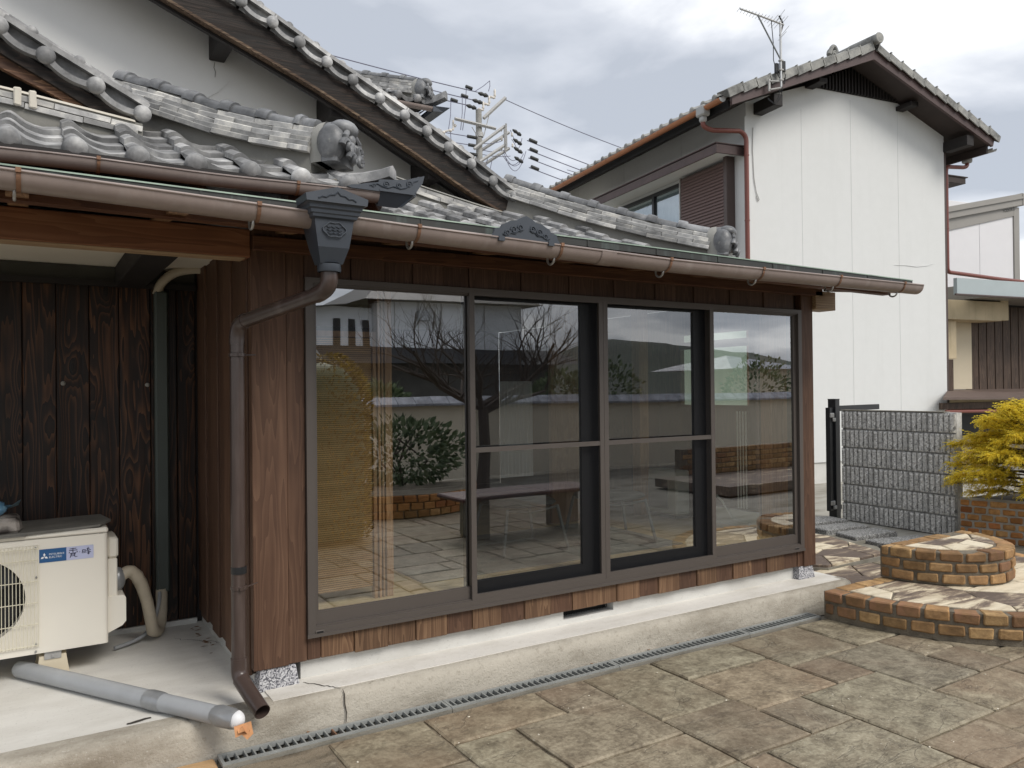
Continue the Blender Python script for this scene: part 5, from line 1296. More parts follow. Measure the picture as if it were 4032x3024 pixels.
step_slab([(5.75,1.98),(5.70,1.66),(6.30,1.56),(6.34,1.88)],'farthest grey stepping stone, at the foot of the gate')
t=thing('rough_stone','small rough brown stone at the corner of the timber bay','stone',(5.28,1.48,.02))
mb=MB().ball((0,0,.07),.13,12,8,.9,.7,.9); mb.v=[tuple(Vector(p)+Vector((1,1,1))*.03*mnoise.noise(Vector(p)*14)) for p in mb.v]; obj('stone_body',mb,t,M['rock'],30)
# ------------------------------------------------------------------ split-face block wall
wall=thing('block_wall','grey ribbed split-face concrete block wall beside the black gate post','block wall',(6.635,1.90,0),rad(-91.94))
obj('wall_core',MB().box(0.005,1.30,-.06,-.012,0,1.205),wall,M['block_web']) if False else obj('wall_core',MB().box(.004,1.292,.010,.10,0,1.212),wall,M['block_web'])
def block(l,nr):
    mb=MB(); h=.186; rw=l/nr
    for r in range(nr):
        x0,x1=r*rw+.008,(r+1)*rw-.008; nx,nz=3,11; vs=[]
        for i in range(nx+1):
            for k in range(nz+1):
                e=(i in (0,nx)) or (k in (0,nz)); y=-.018-(0 if e else random.uniform(.002,.009)); vs.append((lerp(x0,x1,i/nx),y,lerp(0,h,k/nz)))
        mb.add(vs,[(i*(nz+1)+k,(i+1)*(nz+1)+k,(i+1)*(nz+1)+k+1,i*(nz+1)+k+1) for i in range(nx) for k in range(nz)])
        mb.box(x0,x1,-.0115,.012,0,h)
    mb.box(.002,l-.002,-.0015,.011,0,h)
    return mb.mesh('block',M['splitface'])
for r in range(6):
    x=-(.19 if r%2 else 0); 
    vars_={}
    while x<1.28:
        a=max(0,x); b=min(1.292,x+.40); nr=max(1,round((b-a)/.0575)); 
        if b-a>.03: obj('block',block(b-a-.004,nr),wall,loc=(a+.002,0,.006+r*.2025))
        x+=.40
obj('coping',MB().box(-.01,1.18,-.016,.09,1.2125,1.222),wall,M['moss_concrete'])
# ------------------------------------------------------------------ gate post and gate
t=thing('gate','black metal gate post with hinged leaf and long top rail','gate',(6.65,2.011,0),rad(8))
obj('post',MB().box(-.045,.045,-.045,.045,.0,1.335).box(-.048,.048,-.048,.048,1.3355,1.342),t,M['black_alu'])
obj('leaf_stile',MB().box(-.135,-.075,-.025,.025,.09,1.245),t,M['black_alu']); obj('inner_stile',MB().box(.072,.098,-.02,.02,.06,1.23),t,M['black_alu'])
obj('top_rail',MB().box(.0455,1.05,-.02,.02,1.20,1.262),t,M['black_alu']); obj('bottom_rail',MB().box(.0455,.12,-.02,.02,.09,.14),t,M['black_alu'])
for z in (.155,1.135): obj('hinge',MB().cbox(-.142,-.07,-.045,-.026,z,z+.05,.004).cbox(-.10,-.046,-.052,-.03,z-.045,z-.005,.004),t,M['steel'])
# ------------------------------------------------------------------ planter with golden cypress
pl_=thing('brick_planter','orange brick planter at the right edge under the golden cypress','planter',(6.50,.54,0))
path=[(0,0),(.06,-.25),(.135,-.51),(.20,-.78),(.25,-1.1),(.28,-1.5)]
seg=[0]
for p,q in zip(path,path[1:]): seg.append(seg[-1]+math.hypot(q[0]-p[0],q[1]-p[1]))
def pat(s):
    for i in range(len(path)-1):
        if s<=seg[i+1] or i==len(path)-2:
            t_=(s-seg[i])/(seg[i+1]-seg[i]); p,q=Vector(path[i]),Vector(path[i+1]); d=(q-p).normalized(); return p.lerp(q,t_),d
mb=MB(); mb.sweep([(p[0],p[1],0) for p in path],[(-.012,0),(-.012,.395),(-.15,.395),(-.15,0)],(-.97,-.22,0),(0,0,1)); obj('mortar_bed',mb,pl_,M['mortar_clean'])
obj('end_face',MB().box(.006,.6,.005,.012,0,.39),pl_,M['mortar_clean'])
H_=.0665
for r in range(6):
    bl=.155 if r==5 else .118; s=-(.06 if r%2 else 0)
    while s<seg[-1]:
        a=max(0,s); b=min(seg[-1],s+bl)
        if b-a>.025:
            p,d=pat((a+b)/2); nrm=Vector((-d.y,d.x)); me=brick_mesh(b-a-.022,H_-.016,.08,M['brick2'])
            obj('brick',me,pl_,M=frame((p.x,p.y,.004+r*H_),(d.x,d.y,0),(nrm.x,nrm.y,0),(0,0,1)))
        s+=bl
obj('soil',MB().add([(.1,-.02,.37),(.38,-1.5,.37),(1.4,-1.5,.37),(1.2,0,.37)],[(0,1,2,3)]),pl_,M['soil'])
cy=thing('golden_cypress','golden thread-leaf cypress spreading over the brick planter','shrub',(6.86,-.03,.37))
tr=MB(); tips=[]
tr.tube([(0,0,0),(.02,.01,.3),(.0,.03,.6),(.03,.02,.85)],[.035,.03,.022,.012],7)
random.seed(21)
br=MB()
for i in range(84):
    z=.06+.84*(i/83)**.9; ang=i*2.4+random.uniform(-.4,.4)
    R0=(.74 if z<.45 else lerp(.74,.30,(z-.45)/.5))*random.uniform(.72,1.10)
    a0=Vector((.01,.02,z*.95)); a2=Vector((R0*math.cos(ang),R0*math.sin(ang),z+random.uniform(-.02,.10)-.05)); a1=a0.lerp(a2,.5)+Vector((0,0,.06))
    pts=bez(a0,a1,a2,5); br.tube(pts,[.010,.008,.007,.005,.004,.003],5); tips.append((pts,ang))
obj('trunk',tr,cy,M['bark'],60); obj('branches',br,cy,M['bark'],60)
fo_=MB(); fo2=MB()
def spray(mb,p,d,droop,L,wd):
    d=Vector(d).normalized(); side=d.cross(Vector((0,0,1))); side=side.normalized() if side.length>.01 else Vector((1,0,0))
    roll=random.uniform(-.5,.5); up=side.cross(d); side=side*math.cos(roll)+up*math.sin(roll)
    q=Vector(p); nseg=6; cur=d.copy()
    for k in range(nseg):
        cur=(cur+Vector((0,0,-droop*.22))).normalized(); nq=q+cur*(L/nseg)
        wv=.003*(1-k/nseg*.6)
        mb.add([q-side*wv,q+side*wv,nq+side*wv*.7,nq-side*wv*.7],[(0,1,2,3)])
        for sg in (-1,1):
            ll=wd*(1-.55*k/nseg)*random.uniform(.6,1.2); dd=(cur*.75+side*sg*.8+Vector((0,0,random.uniform(-.5,.1)))).normalized()
            e=q+dd*ll; e2=e+(dd*.4+cur*.5+Vector((0,0,-.45)))*ll*.55; w0=.003
            pr=dd.cross(up).normalized()*w0
            mb.add([q-pr*.6,q+pr*.6,e+pr,e2,e-pr],[(0,1,2,4),(4,2,3)])
            if random.random()<.6:
                e3=q+dd*ll*.55; d3=(dd*.3+side*sg*-.2+cur).normalized(); mb.add([e3-pr*.6,e3+pr*.6,e3+d3*ll*.5+pr*.3,e3+d3*ll*.5-pr*.3],[(0,1,2,3)])
        q=nq
for pts,ang in tips:
    out_=Vector((math.cos(ang),math.sin(ang),0))
    for k in range(95):
        t_=random.uniform(.35,1.0); i=min(4,int(t_*5)); p=pts[i].lerp(pts[i+1],t_*5-i)
        a2=ang+random.uniform(-1.1,1.1); d=Vector((math.cos(a2),math.sin(a2),random.uniform(.1,1.4)))
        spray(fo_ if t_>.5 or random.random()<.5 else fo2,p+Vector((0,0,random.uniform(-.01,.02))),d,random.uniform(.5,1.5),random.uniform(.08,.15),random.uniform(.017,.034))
for k in range(420):
    a=random.uniform(0,6.28); r=random.uniform(0,.42); spray(fo_,(r*math.cos(a),r*math.sin(a),.86+random.uniform(-.1,.12)-r*.45),(math.cos(a)*.6,math.sin(a)*.6,1),.7,random.uniform(.09,.15),.04)
o=obj('foliage',fo_,cy,M['gold']); o['kind']='stuff'
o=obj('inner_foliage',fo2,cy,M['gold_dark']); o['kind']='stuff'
random.seed(5)
t=thing('swan_ornament','small white swan ornament peeping above the golden cypress','ornament',(7.55,.30,.9)); mb=MB(); mb.ball((0,0,.26),.07,12,8,1.2,.8,.65); mb.tube([(.05,0,.28),(.075,0,.33),(.07,0,.385),(.05,0,.40),(.025,0,.392)],[.02,.014,.012,.012,.008],7); mb.box(-.03,.03,-.03,.03,-.5,.23); obj('swan',mb,t,M['white_paint'],60)
# ------------------------------------------------------------------ white neighbouring house (its own axes: x along the gable, y into the depth)
NO=(7.896,4.332,0); NR=rad(-8.5)
nb=thing('white_house','tall white rendered house with a dark louvred gable and brown shutter','house',NO,NR)
gw=obj('gable_wall',MB().prism([(0,.32),(4.13,.32),(4.13,5.66),(3.14,6.03),(2.15,6.46),(1.15,6.07),(0,5.68)],(0,0,0),(1,0,0),(0,0,1),(0,.12,0)),nb,M['stucco'])
obj('plinth',MB().box(.0,4.13,.02,.12,-.05,.318).box(.01,.12,.12,9,-.05,.318),nb,M['foundation'])
obj('left_wall',MB().box(.0,.12,.121,9,.32,5.72),nb,M['stucco']); obj('back_mass',MB().box(.121,4.11,.121,9,.0,5.4),nb,M['stucco'])
for x in (1.05,2.05,3.067): obj('wall_joint',MB().box(x-.003,x+.003,-.0022,.001,.33,5.7 if x<1.1 else 5.97),gw,simple('joint_line',(.56,.565,.56),.8,.05,4,0))
obj('corner_trim',MB().box(-.035,.06,-.02,-.0035,.33,5.45),gw,M['stucco'])
obj('edge_trim',MB().box(4.131,4.18,.0,.06,.33,5.4),nb,M['shutter_box'])
for y in (1.6,3.4,5.2): obj('wall_joint',MB().box(-.0025,.001,y-.004,y+.004,5.02,5.7),gw,bpy.data.materials['joint_line'])
# louvre
lv=obj('louvre',MB().prism([(1.15,6.065),(3.14,6.055),(2.12,6.52)],(0,-.012,0),(1,0,0),(0,0,1),(0,.01,0)),nb,M['black'])
n=30
for i in range(n):
    x=1.19+1.92*i/(n-1); h=min(interp([(1.15,0),(2.12,.44),(3.16,0)],x),.44)
    if h>.02: obj('slat',MB().box(x-.016,x+.016,-.055,-.014,6.062,6.062+h),lv,M['dark_timber'])
# roof slabs: ridge at x=2.03, verge at y=-.5
RXp,RZ=2.03,6.555
def rz(x): return RZ-.39*abs(x-RXp)
rf=obj('roof',MB().prism([(-.66,rz(-.66)),(RXp,RZ),(4.74,rz(4.74)),(4.74,rz(4.74)+.05),(RXp,RZ+.055),(-.66,rz(-.66)+.05)],(0,-.46,0),(1,0,0),(0,0,1),(0,10,0)),nb,M['tile_far'])
obj('soffit',MB().prism([(-.60,rz(-.60)-.10),(RXp,RZ-.085),(4.68,rz(4.68)-.10),(4.68,rz(4.68)-.002),(RXp,RZ-.002),(-.60,rz(-.60)-.002)],(0,-.42,0),(1,0,0),(0,0,1),(0,9.9,0)),nb,M['soffit'])
obj('barge_board',MB().prism([(-.64,rz(-.64)-.135),(RXp,RZ-.135),(RXp,RZ+.01),(-.64,rz(-.64)+.01)],(0,-.49,0),(1,0,0),(0,0,1),(0,.045,0)),nb,M['brown_trim'])
obj('barge_board',MB().prism([(RXp+.001,RZ-.135),(4.66,rz(4.66)-.135),(4.70,rz(4.70)+.01),(RXp+.001,RZ+.01)],(0,-.489,0),(1,0,0),(0,0,1),(0,.045,0)),nb,M['brown_trim'])
for x0,x1,z in ((.02,.42,5.60),(1.12,1.30,6.02),(3.02,3.2,6.0),(4.02,4.36,5.42)):
    zt=min(rz(x0),rz(x1))-.105
    hh=.17 if x0 in (.02,4.02) else .07; obj('purlin_end',MB().cbox((x0+x1)/2-.08,(x0+x1)/2+.08,-.44 if hh>.1 else -.30,-.001,zt-hh,zt,.006),nb,M['dark_timber'])
# verge tiles, both slopes
def vtile(L): 
    mb=MB(); mb.sweep([(0,0,.030),(L+.03,0,.0)],[(-.03,.0),(-.03,-.105),(-.012,-.105),(-.012,.012),(.20,.03),(.20,.0)],(0,1,0),(0,0,1)); mb.sweep([(0,0,.033),(.02,0,.03)],[(-.034,.016),(-.034,-.11),(.0,-.11),(.0,.016)],(0,1,0),(0,0,1)); return mb.mesh('verge_tile',M['tile_far'])
vt=vtile(.262)
for sg in (-1,1):
    d=Vector((sg,0,-.39)).normalized(); nn=11
    for i in range(nn):
        p=Vector((RXp,-.50,RZ+.085))+d*(i*.262+.06); y=Vector((0,1,0)); up=d.cross(y)
        if up.z<0: up=-up
        obj('verge_tile',vt,rf,M=frame(p,d,y,up))
ap=MB(); ap.tube([(RXp,-.58,RZ+.15),(RXp,-.05,RZ+.17)],.075,14); ap.rev([(0,0),(.075,0),(.085,.01),(.075,.025),(0,.03)],(RXp,-.58,RZ+.15),16,ax=(0,-1,0)); obj('ridge_end',ap,rf,M['tile_far'],50)
mb=MB(); mb.sweep([(RXp,-.1,RZ+.12),(RXp,2,RZ+.14),(RXp,9,RZ+.14)],[(-.10,-.06),(.10,-.06),(.08,.08),(0,.13),(-.08,.08)],(1,0,0),(0,0,1)); obj('ridge_course',mb,rf,M['tile_far'],40)
mb=MB(); mb.ball((RXp,.35,RZ+.27),.10,12,8,.9,.5,1); mb.tube([(RXp-.09+.18*i/10,.30,RZ+.24+.14*math.sin(math.pi*i/10)) for i in range(11)],.035,7); mb.tube([(RXp+(q[0]),.28,RZ+.25+q[1]) for q in spiral((.0,.0),.05,1.4,1)],.018,6); obj('ridge_ornament',mb,rf,M['tile_far'],50)
# eave tiles on the left eave, seen end-on
def etile():
    mb=MB(); n=10; vs=[]
    for x,zo in ((0,0),(.30,.127)):
        for k in range(n+1):
            u=k/n; vs.append((x,u*.262,zo+.05*math.exp(-((u-.2)/.16)**2)+.02))
    for k in range(n+1): u=k/n; vs.append((0,u*.262,.05*math.exp(-((u-.2)/.16)**2)-.012))
    mb.add(vs,[(k,k+1,n+2+k,n+1+k) for k in range(n)]+[(2*n+2+k,2*n+3+k,k+1,k) for k in range(n)])
    mb.ball((.0,.055,.035),.052,10,8,.5,1,1); return mb.mesh('eave_tile',M['tile_far'],50)
et=etile()
for i in range(26):
    obj('eave_tile',et,rf,loc=(-.72,-.26+.262*i,rz(-.72)+.035))
for i in range(3): obj('eave_tile',et,rf,M=Matrix.Translation((4.80,.2+.262*i,rz(4.80)+.035))@Matrix.Rotation(math.pi,4,'Z'))
obj('eave_fascia',MB().box(-.645,-.605,-.40,9.4,5.36,5.47),nb,M['black']); obj('eave_fascia',MB().box(4.62,4.66,-.40,9.4,5.30,5.42),nb,M['soffit'])
# orange gutter
GXn,GZn=-.755,5.475
mb=MB(); a3=[(.055*math.cos(a),.055*math.sin(a)) for a in [math.pi+math.pi*i/8 for i in range(9)]]; a4=[(.051*math.cos(a),.051*math.sin(a)) for a in [2*math.pi-math.pi*i/8 for i in range(9)]]
mb.sweep([(GXn,y,GZn) for y in (-.42,9.3)],a3+a4,(1,0,0),(0,0,1)); gt=obj('gutter',mb,nb,M['copper_gutter'],50)
for y in (1.1,1.9,2.7,3.5,4.3,5.1): 
    mb=MB(); mb.sweep([(GXn+.058*math.cos(a),y,GZn+.058*math.sin(a)) for a in [math.pi+math.pi*i/8 for i in range(9)]],[(-.012,-.002),(.012,-.002),(.012,.002),(-.012,.002)],(0,1,0),(.7,0,.7)); obj('gutter_band',mb,gt,M['copper_gutter'])
obj('gutter_end',MB().prism(a3,(GXn,-.425,GZn),(1,0,0),(0,0,1),(0,-.006,0)),gt,M['grey_cup'])
mb=MB(); mb.cbox(GXn-.07,GXn+.07,-.08,.10,GZn-.12,GZn+.03,.02); mb.cbox(GXn-.045,GXn+.045,-.04,.06,GZn-.20,GZn-.11,.02); obj('gutter_cup',mb,gt,M['grey_cup'])
p=[(GXn,.01,GZn-.18)]+bez((GXn,.01,GZn-.24),(GXn+.02,.0,GZn-.28),(GXn+.15,-.01,GZn-.30),5)+bez((-.16,-.05,5.205),(-.05,-.06,5.17),(-.045,-.06,5.08),5)+[(-.045,-.06,.3)]
obj('downpipe',MB().tube(p,.034,12),nb,M['rust_pipe'],50)
for z in (4.85,3.9,2.9): obj('pipe_collar',MB().rev([(.034,0),(.039,.002),(.039,.02),(.034,.022)],(-.045,-.06,z),12),nb,M['rust_pipe'])
# right gutter and downpipe
mb=MB(); mb.sweep([(4.80,y,5.40) for y in (-.42,9.3)],a3+a4,(1,0,0),(0,0,1)); mb.cbox(4.70,4.82,-.02,.12,5.27,5.37,.02); obj('right_gutter',mb,nb,M['grey_cup'],50)
p=[(4.76,.05,5.28)]+bez((4.76,.05,5.24),(4.74,.05,5.20),(4.65,.05,5.19),4)+bez((4.30,.04,5.16),(4.215,.03,5.15),(4.215,.03,5.06),5)+bez((4.215,.03,3.46),(4.215,.03,3.385),(4.30,.04,3.38),5)+[(5.62,.1,3.335),(6.4,.1,3.31)]
obj('right_downpipe',MB().tube(p,.034,12),nb,M['rust_pipe'],50)
for z in (4.85,4.1): obj('pipe_collar',MB().rev([(.034,0),(.039,.002),(.039,.02),(.034,.022)],(4.215,.03,z),12),nb,M['rust_pipe'])
# window with shutter on the left wall
sh=obj('shutter',MB().box(-.12,-.06,.34,1.46,3.53,4.885),nb,M['shutter_box'])
for i in range(26):
    z=3.55+1.31*i/26; mb=MB(); mb.prism([(-.138,z+.006),(-.121,z+.046),(-.1195,z+.048),(-.1195,z+.002)],(0,.36,0),(1,0,0),(0,0,1),(0,1.08,0)); obj('slat',mb,sh,M['shutter'])
obj('shutter_box_side',MB().cbox(-.155,-.001,.255,.338,3.50,4.94,.006),nb,M['shutter_box']); obj('shutter_edge',MB().box(-.135,-.06,1.462,1.485,3.53,4.90),nb,M['galv'])
wn=obj('window',MB().box(-.06,-.001,1.47,3.55,4.80,4.86).box(-.06,-.001,3.49,3.55,3.55,4.80).box(-.055,-.001,1.47,3.49,3.50,3.55).box(-.07,-.001,2.32,2.38,3.55,4.80),nb,M['black_alu'])
for a,b in ((1.49,2.32),(2.38,3.49)): obj('pane',MB().box(-.035,-.03,a,b,3.55,4.80),wn,M['glass_far'])
mb=MB()
for i in range(24):
    y=1.49+2.0*i/24; mb.add([(-.010-.008*(i%2),y,3.55),(-.010-.008*((i+1)%2),y+2.0/24,3.55),(-.010-.008*((i+1)%2),y+2.0/24,4.70 if i>9 else 4.8),(-.010-.008*(i%2),y,4.70 if i>9 else 4.8)],[(0,1,2,3)])
obj('curtain',mb,wn,M['curtain'])  # curtain, also standing in for the white reflection in the near pane
mb=MB(); mb.cbox(-.47,-.001,.07,3.95,4.93,5.02,.008); ca=obj('canopy',mb,nb,M['stucco']); obj('canopy_fascia',MB().box(-.50,-.472,.04,4.0,4.885,5.01).box(-.472,.002,.04,.068,4.885,5.01),ca,M['brown_trim']); obj('canopy_top',MB().box(-.52,-.001,.03,4.02,5.021,5.035),ca,M['brown_trim'])
mb=MB(); mb.tube([(.12,-.012,5.3),(.11,-.012,4.95),(.13,-.012,4.55),(.17,-.012,4.35),(.22,-.012,4.25),(.20,-.012,4.22),(.17,-.012,4.30)],.006,5); obj('loose_cable',mb,nb,M['galv'])
ribbon('crack',[(2.95,-.003,3.42),(3.2,-.003,3.43),(3.45,-.003,3.42),(3.7,-.003,3.45),(3.85,-.003,3.50)],.012,simple('wall_crack',(.58,.58,.57),.9,.05,5,0),nb)
# small lean-to roof sticking out behind on the right
obj('rear_hood',MB().box(4.1,7.2,1.9,2.6,5.60,5.72).box(4.1,7.25,1.88,2.6,5.721,5.74),nb,M['soffit'])
# ------------------------------------------------------------------ antenna
MN=Matrix.Translation(NO)@Matrix.Rotation(NR,4,'Z')
def nw(x,y,z): return MN@Vector((x,y,z))
t=thing('tv_antenna','aluminium television antenna on a mast at the white house gable','antenna',tuple(nw(.125,-.60,5.69)),NR)
mb=MB(); mb.tube([(0,0,0),(0,0,.92)],.016,8); obj('mast',mb,t,M['antenna'],60)
mb=MB(); mb.box(-.19,-.16,.03,.05,-.07,.10); mb.tube([(-.17,.03,.07),(0,0,.08)],.012,6); mb.tube([(-.17,.03,-.05),(0,0,-.01)],.012,6); obj('bracket',mb,t,M['galv'])
mb=MB(); mb.tube([(-.74,-.05,.945),(-.40,-.02,.93),(.06,0,.885)],.014,8); obj('boom',mb,t,M['antenna'],60)
mb=MB(); mb.tube([(-.41,-.02,.92),(0,0,.38)],.011,6); obj('strut',mb,t,M['chair_leg'],60)
mb=MB()
for i in range(14):
    f=i/13; x=lerp(-.73,-.02,f); z=lerp(.955,.90,f); L=lerp(.105,.16,f) if i<11 else .27
    mb.tube([(x-L*.55,-L,z-.045*L/.1*.5),(x+L*.55,L,z+.045*L/.1*.5)],.0035,5)
for (x,z,L) in ((.0,1.0,.27),(.06,.93,.25),(.07,.79,.27),(.03,.72,.24)): mb.tube([(x-L*.6,-L,z-.06),(x+L*.6,L,z+.06)],.0035,5)
obj('element',mb,t,M['antenna'])
mb=MB(); mb.tube([(-.02,0,1.0),(.03,0,.93),(.05,0,.88),(.02,0,.80),(-.01,0,.72)],.012,5); obj('reflector_arm',mb,t,M['black_alu'])
mb=MB(); mb.cbox(.02,.11,.02,.06,.24,.39,.006); mb.cbox(-.07,-.01,.02,.06,.2,.34,.006); obj('booster',mb,t,M['black_alu'])
mb=MB(); mb.tube([(-.16,0,.90),(-.13,.0,.6),(-.13,0,.36),(-.08,0,.2),(0,.01,.1),(.08,.02,.06),(.1,.02,.2)],.006,5); mb.tube([(.0,.02,.0),(-.02,.03,-.14),(-.08,.05,-.23),(-.15,.1,-.16)],.006,5); mb.tube([(.04,.02,.05),(.03,.03,-.12),(-.06,.05,-.24),(-.15,.1,-.14)],.006,5); obj('cable',mb,t,M['black_alu'])
for z in (.37,.24,.1): obj('clamp',MB().cbox(-.03,.035,-.022,.022,z-.012,z+.012,.004),t,M['galv'])
# ------------------------------------------------------------------ side building right of the white house
sb=thing('side_building','low building with dark board siding, cream beam and blue grey roof edge','building',tuple(nw(4.2,.1,0)),NR)
o0=Vector((4.2,.1,0))
def S(x0,x1,y0,y1,z0,z1): return MB().cbox(x0-4.2,x1-4.2,y0-.1,y1-.1,z0,z1,.004)
obj('siding_wall',S(6.05,12,1.02,1.1,1.2,3.2),sb,M['dark_timber']); 
x=6.06
while x<11: obj('siding_board',S(x,x+.205,.995,1.018,1.36,2.98),sb,M['siding']); x+=.228
obj('cream_panel',S(5.42,6.04,.96,1.0,1.40,2.75),sb,M['cream_clean']); obj('cream_pier',S(4.62,5.16,.60,.95,1.95,2.64),sb,M['cream']); obj('pier_base',S(4.9,5.40,.85,.98,1.38,1.949),sb,M['siding'])
obj('cream_beam',S(4.72,6.2,.48,.95,2.645,2.99),sb,M['cream']); obj('beam_end',S(6.201,6.42,.5,.95,2.66,3.03),sb,M['cream'])
obj('roof_fascia',S(4.47,12,.05,.12,3.02,3.30),sb,M['fascia_blue']); obj('roof_edge',S(4.40,12,.02,.049,3.0,3.03),sb,M['shutter_box']); obj('flat_roof',S(5.4,12,.121,2,3.02,3.29),sb,M['shed_grey'])
mb=MB(); yf=-.42; mb.add([(3.62-4.2,yf,1.285),(10-4.2,yf,1.22),(10-4.2,.9,1.40),(4.14-4.2,.9,1.395),(4.14-4.2,-.095,1.385)],[(0,1,2,3,4)]); mb.add([(3.62-4.2,yf,1.285),(10-4.2,yf,1.22),(10-4.2,yf,1.18),(3.62-4.2,yf,1.245)],[(0,1,2,3)]); mb.add([(3.62-4.2,yf,1.245),(10-4.2,yf,1.18),(10-4.2,.9,1.35),(4.14-4.2,.9,1.35),(4.14-4.2,-.11,1.34)],[(4,3,2,1,0)]); mb.add([(3.62-4.2,yf,1.285),(3.62-4.2,yf,1.245),(4.14-4.2,-.11,1.34),(4.14-4.2,-.11,1.385)],[(0,1,2,3)]); obj('sheet_roof',mb,sb,M['brown_sheet'])
obj('eave_beam',S(3.85,9,-.16,-.06,1.08,1.19),sb,M['siding']); obj('rust_pipe',MB().tube([(-.42,-.34,1.05),(1.5,-.34,1.03)],.028,8),sb,M['rust_pipe'],60)
obj('dark_window',S(4.95,8,.82,.9,.55,1.03),sb,M['black_alu']); obj('lower_wall',S(4.2,12,.9,1.1,0,1.36),sb,M['cream'])
# ------------------------------------------------------------------ storage shed
sd_=thing('storage_shed','white panelled storage shed with grey metal trim behind the low building','shed',tuple(nw(11.8,4,0)),NR)
def Q(x0,x1,y0,y1,z0,z1): return MB().cbox(x0-11.8,x1-11.8,y0-4,y1-4,z0,z1,.006)
for a,b in ((8.6,10.48),(10.49,11.72)): obj('panel',Q(a,b,4.0,4.05,1.5,5.93),sd_,M['shed_white'])
obj('corner_post',Q(11.725,11.93,3.97,4.1,1.0,5.95),sd_,M['shed_grey'])
for a,b in ((4.12,5.6),(5.61,7.2)): obj('side_panel',Q(11.86,11.91,a,b,1.5,5.95),sd_,M['shed_white'])
def slab(x0,z0a,z0b,x1,z1a,z1b,y0,y1): return MB().prism([(x0-11.8,z0a),(x1-11.8,z1a),(x1-11.8,z1b),(x0-11.8,z0b)],(0,y0-4,0),(1,0,0),(0,0,1),(0,y1-y0,0))
obj('roof_band',slab(8.6,5.31,5.60,11.98,6.01,6.30,3.90,4.0),sd_,M['shed_grey']); obj('roof_lip',slab(8.6,5.47,5.52,12.0,6.17,6.22,3.86,3.9),sd_,M['shed_grey'])
obj('lower_band',slab(8.6,5.02,5.30,11.72,5.72,5.99,3.97,3.999),sd_,M['shed_grey']); obj('side_roof',Q(11.93,12.05,3.9,7.2,6.0,6.30),sd_,M['shed_grey'])
obj('shed_back',Q(8.6,11.85,4.06,7.2,0,5.3),sd_,M['shed_white'])
sgn=obj('maker_plate',slab(11.26,5.83,5.93,11.70,5.91,6.01,3.962,3.968) if False else MB().box(-.50,-.12,-.038,-.034,1.86,1.99),sd_,M['shed_grey'])
text("YODOKO",.105,Matrix.Translation((-.50,-.042,5.80-.03))@Matrix.Rotation(-.20,4,'Y')@RX,sd_,M['black_alu'])
bpy.data.objects.remove(sgn)
# ------------------------------------------------------------------ utility pole with arms and insulators
up=thing('utility_pole','concrete utility pole crowded with cross arms, insulators and cables','utility pole',(11.16,18,0))
def q(x,z,y=18): return Vector((x-11.16,y-18,z))
obj('shaft',MB().tube([q(11.2,0),q(11.13,10.34)],[.15,.095],14),up,M['pole'],50)
def arm(a,b,w_=.05,dy=0): return obj('cross_arm',MB().tube([Vector(a)+Vector((0,dy,0)),Vector(b)+Vector((0,dy,0))],w_,4),up,M['galv'],20)
arm(q(10.2,9.86),q(11.66,9.79),.055,-.15); arm(q(11.24,10.06),q(12.06,10.86),.06,-.12)
arm(q(10.86,9.02),q(12.0,9.93),.05,-.17); arm(q(11.27,9.10),q(12.36,9.88),.05,.17); arm(q(10.97,8.58),q(12.04,9.35),.05,-.17); arm(q(11.36,8.66),q(12.36,9.36),.05,.17)
arm(q(11.99,9.98),q(12.0,9.2),.035,-.25); arm(q(12.14,9.98),q(12.16,9.15),.035,.1)
arm(q(10.8,9.70),q(11.1,9.3),.015,-.15); arm(q(11.45,10.2),q(11.25,9.5),.015,-.1)
def insul(p,d,mat,r=.06,L=.3):
    d=Vector(d).normalized(); mb=MB(); mb.rev([(0,0),(r*.5,.01),(r,L*.3),(r*.6,L*.45),(r*.9,L*.7),(r*.35,L),(0,L)],p,8,ax=tuple(d)); obj('insulator',mb,up,mat,50)
for x,z,dx in ((11.48,10.84,-1),(11.27,10.58,-1),(11.05,10.37,-1)):
    insul(q(x,z),(-1,0,.12),M['rubber'],.075,.36); insul(q(x+.05,z),(1,0,-.05),M['porcelain'],.05,.22); insul(q(x+.25,z+.0),(0,0,1),M['porcelain'],.05,.28)
for x,z in ((12.42,9.90),(12.44,9.60),(12.46,9.33),(12.48,9.02)):
    insul(q(x+.30,z-.12),(-1,0,.45),M['rubber'],.07,.36)
    obj('splice',MB().tube([q(x+.62,z-.20),q(x+.90,z-.26)],.06,8),up,M['rubber'],60)
for x,z in ((10.72,9.44),(10.76,9.18),(10.80,8.90)): obj('splice',MB().tube([q(x,z),q(x+.30,z)],.055,8),up,M['rubber'],60)
for x,z in ((10.68,11.0),(10.52,10.70),(10.15,10.50)): obj('splice',MB().tube([q(x,z),q(x+.22,z-.03)],.055,8),up,M['rubber'],60)
mb=MB(); mb.tube([q(10.22,9.86),q(10.22,9.55)],.03,6); mb.tube([q(10.22,9.58),q(9.9,9.45)],.03,6); mb.ball(q(10.28,9.70),.055,8,6); mb.ball(q(10.12,9.52),.055,8,6); mb.ball(q(9.88,9.42),.06,8,6); obj('side_bracket',mb,up,M['porcelain'],60)
mb=MB(); mb.rev([(.125,0),(.128,.0),(.128,.14),(.125,.14)],q(11.15,9.48),14); obj('band',mb,up,M['galv'],60)
for x,z in ((11.9,9.75),(11.92,9.45),(11.9,9.15),(12.3,9.65),(12.32,9.3)): insul(q(x,z,17.9),(0,0,1),M['porcelain'],.04,.14)
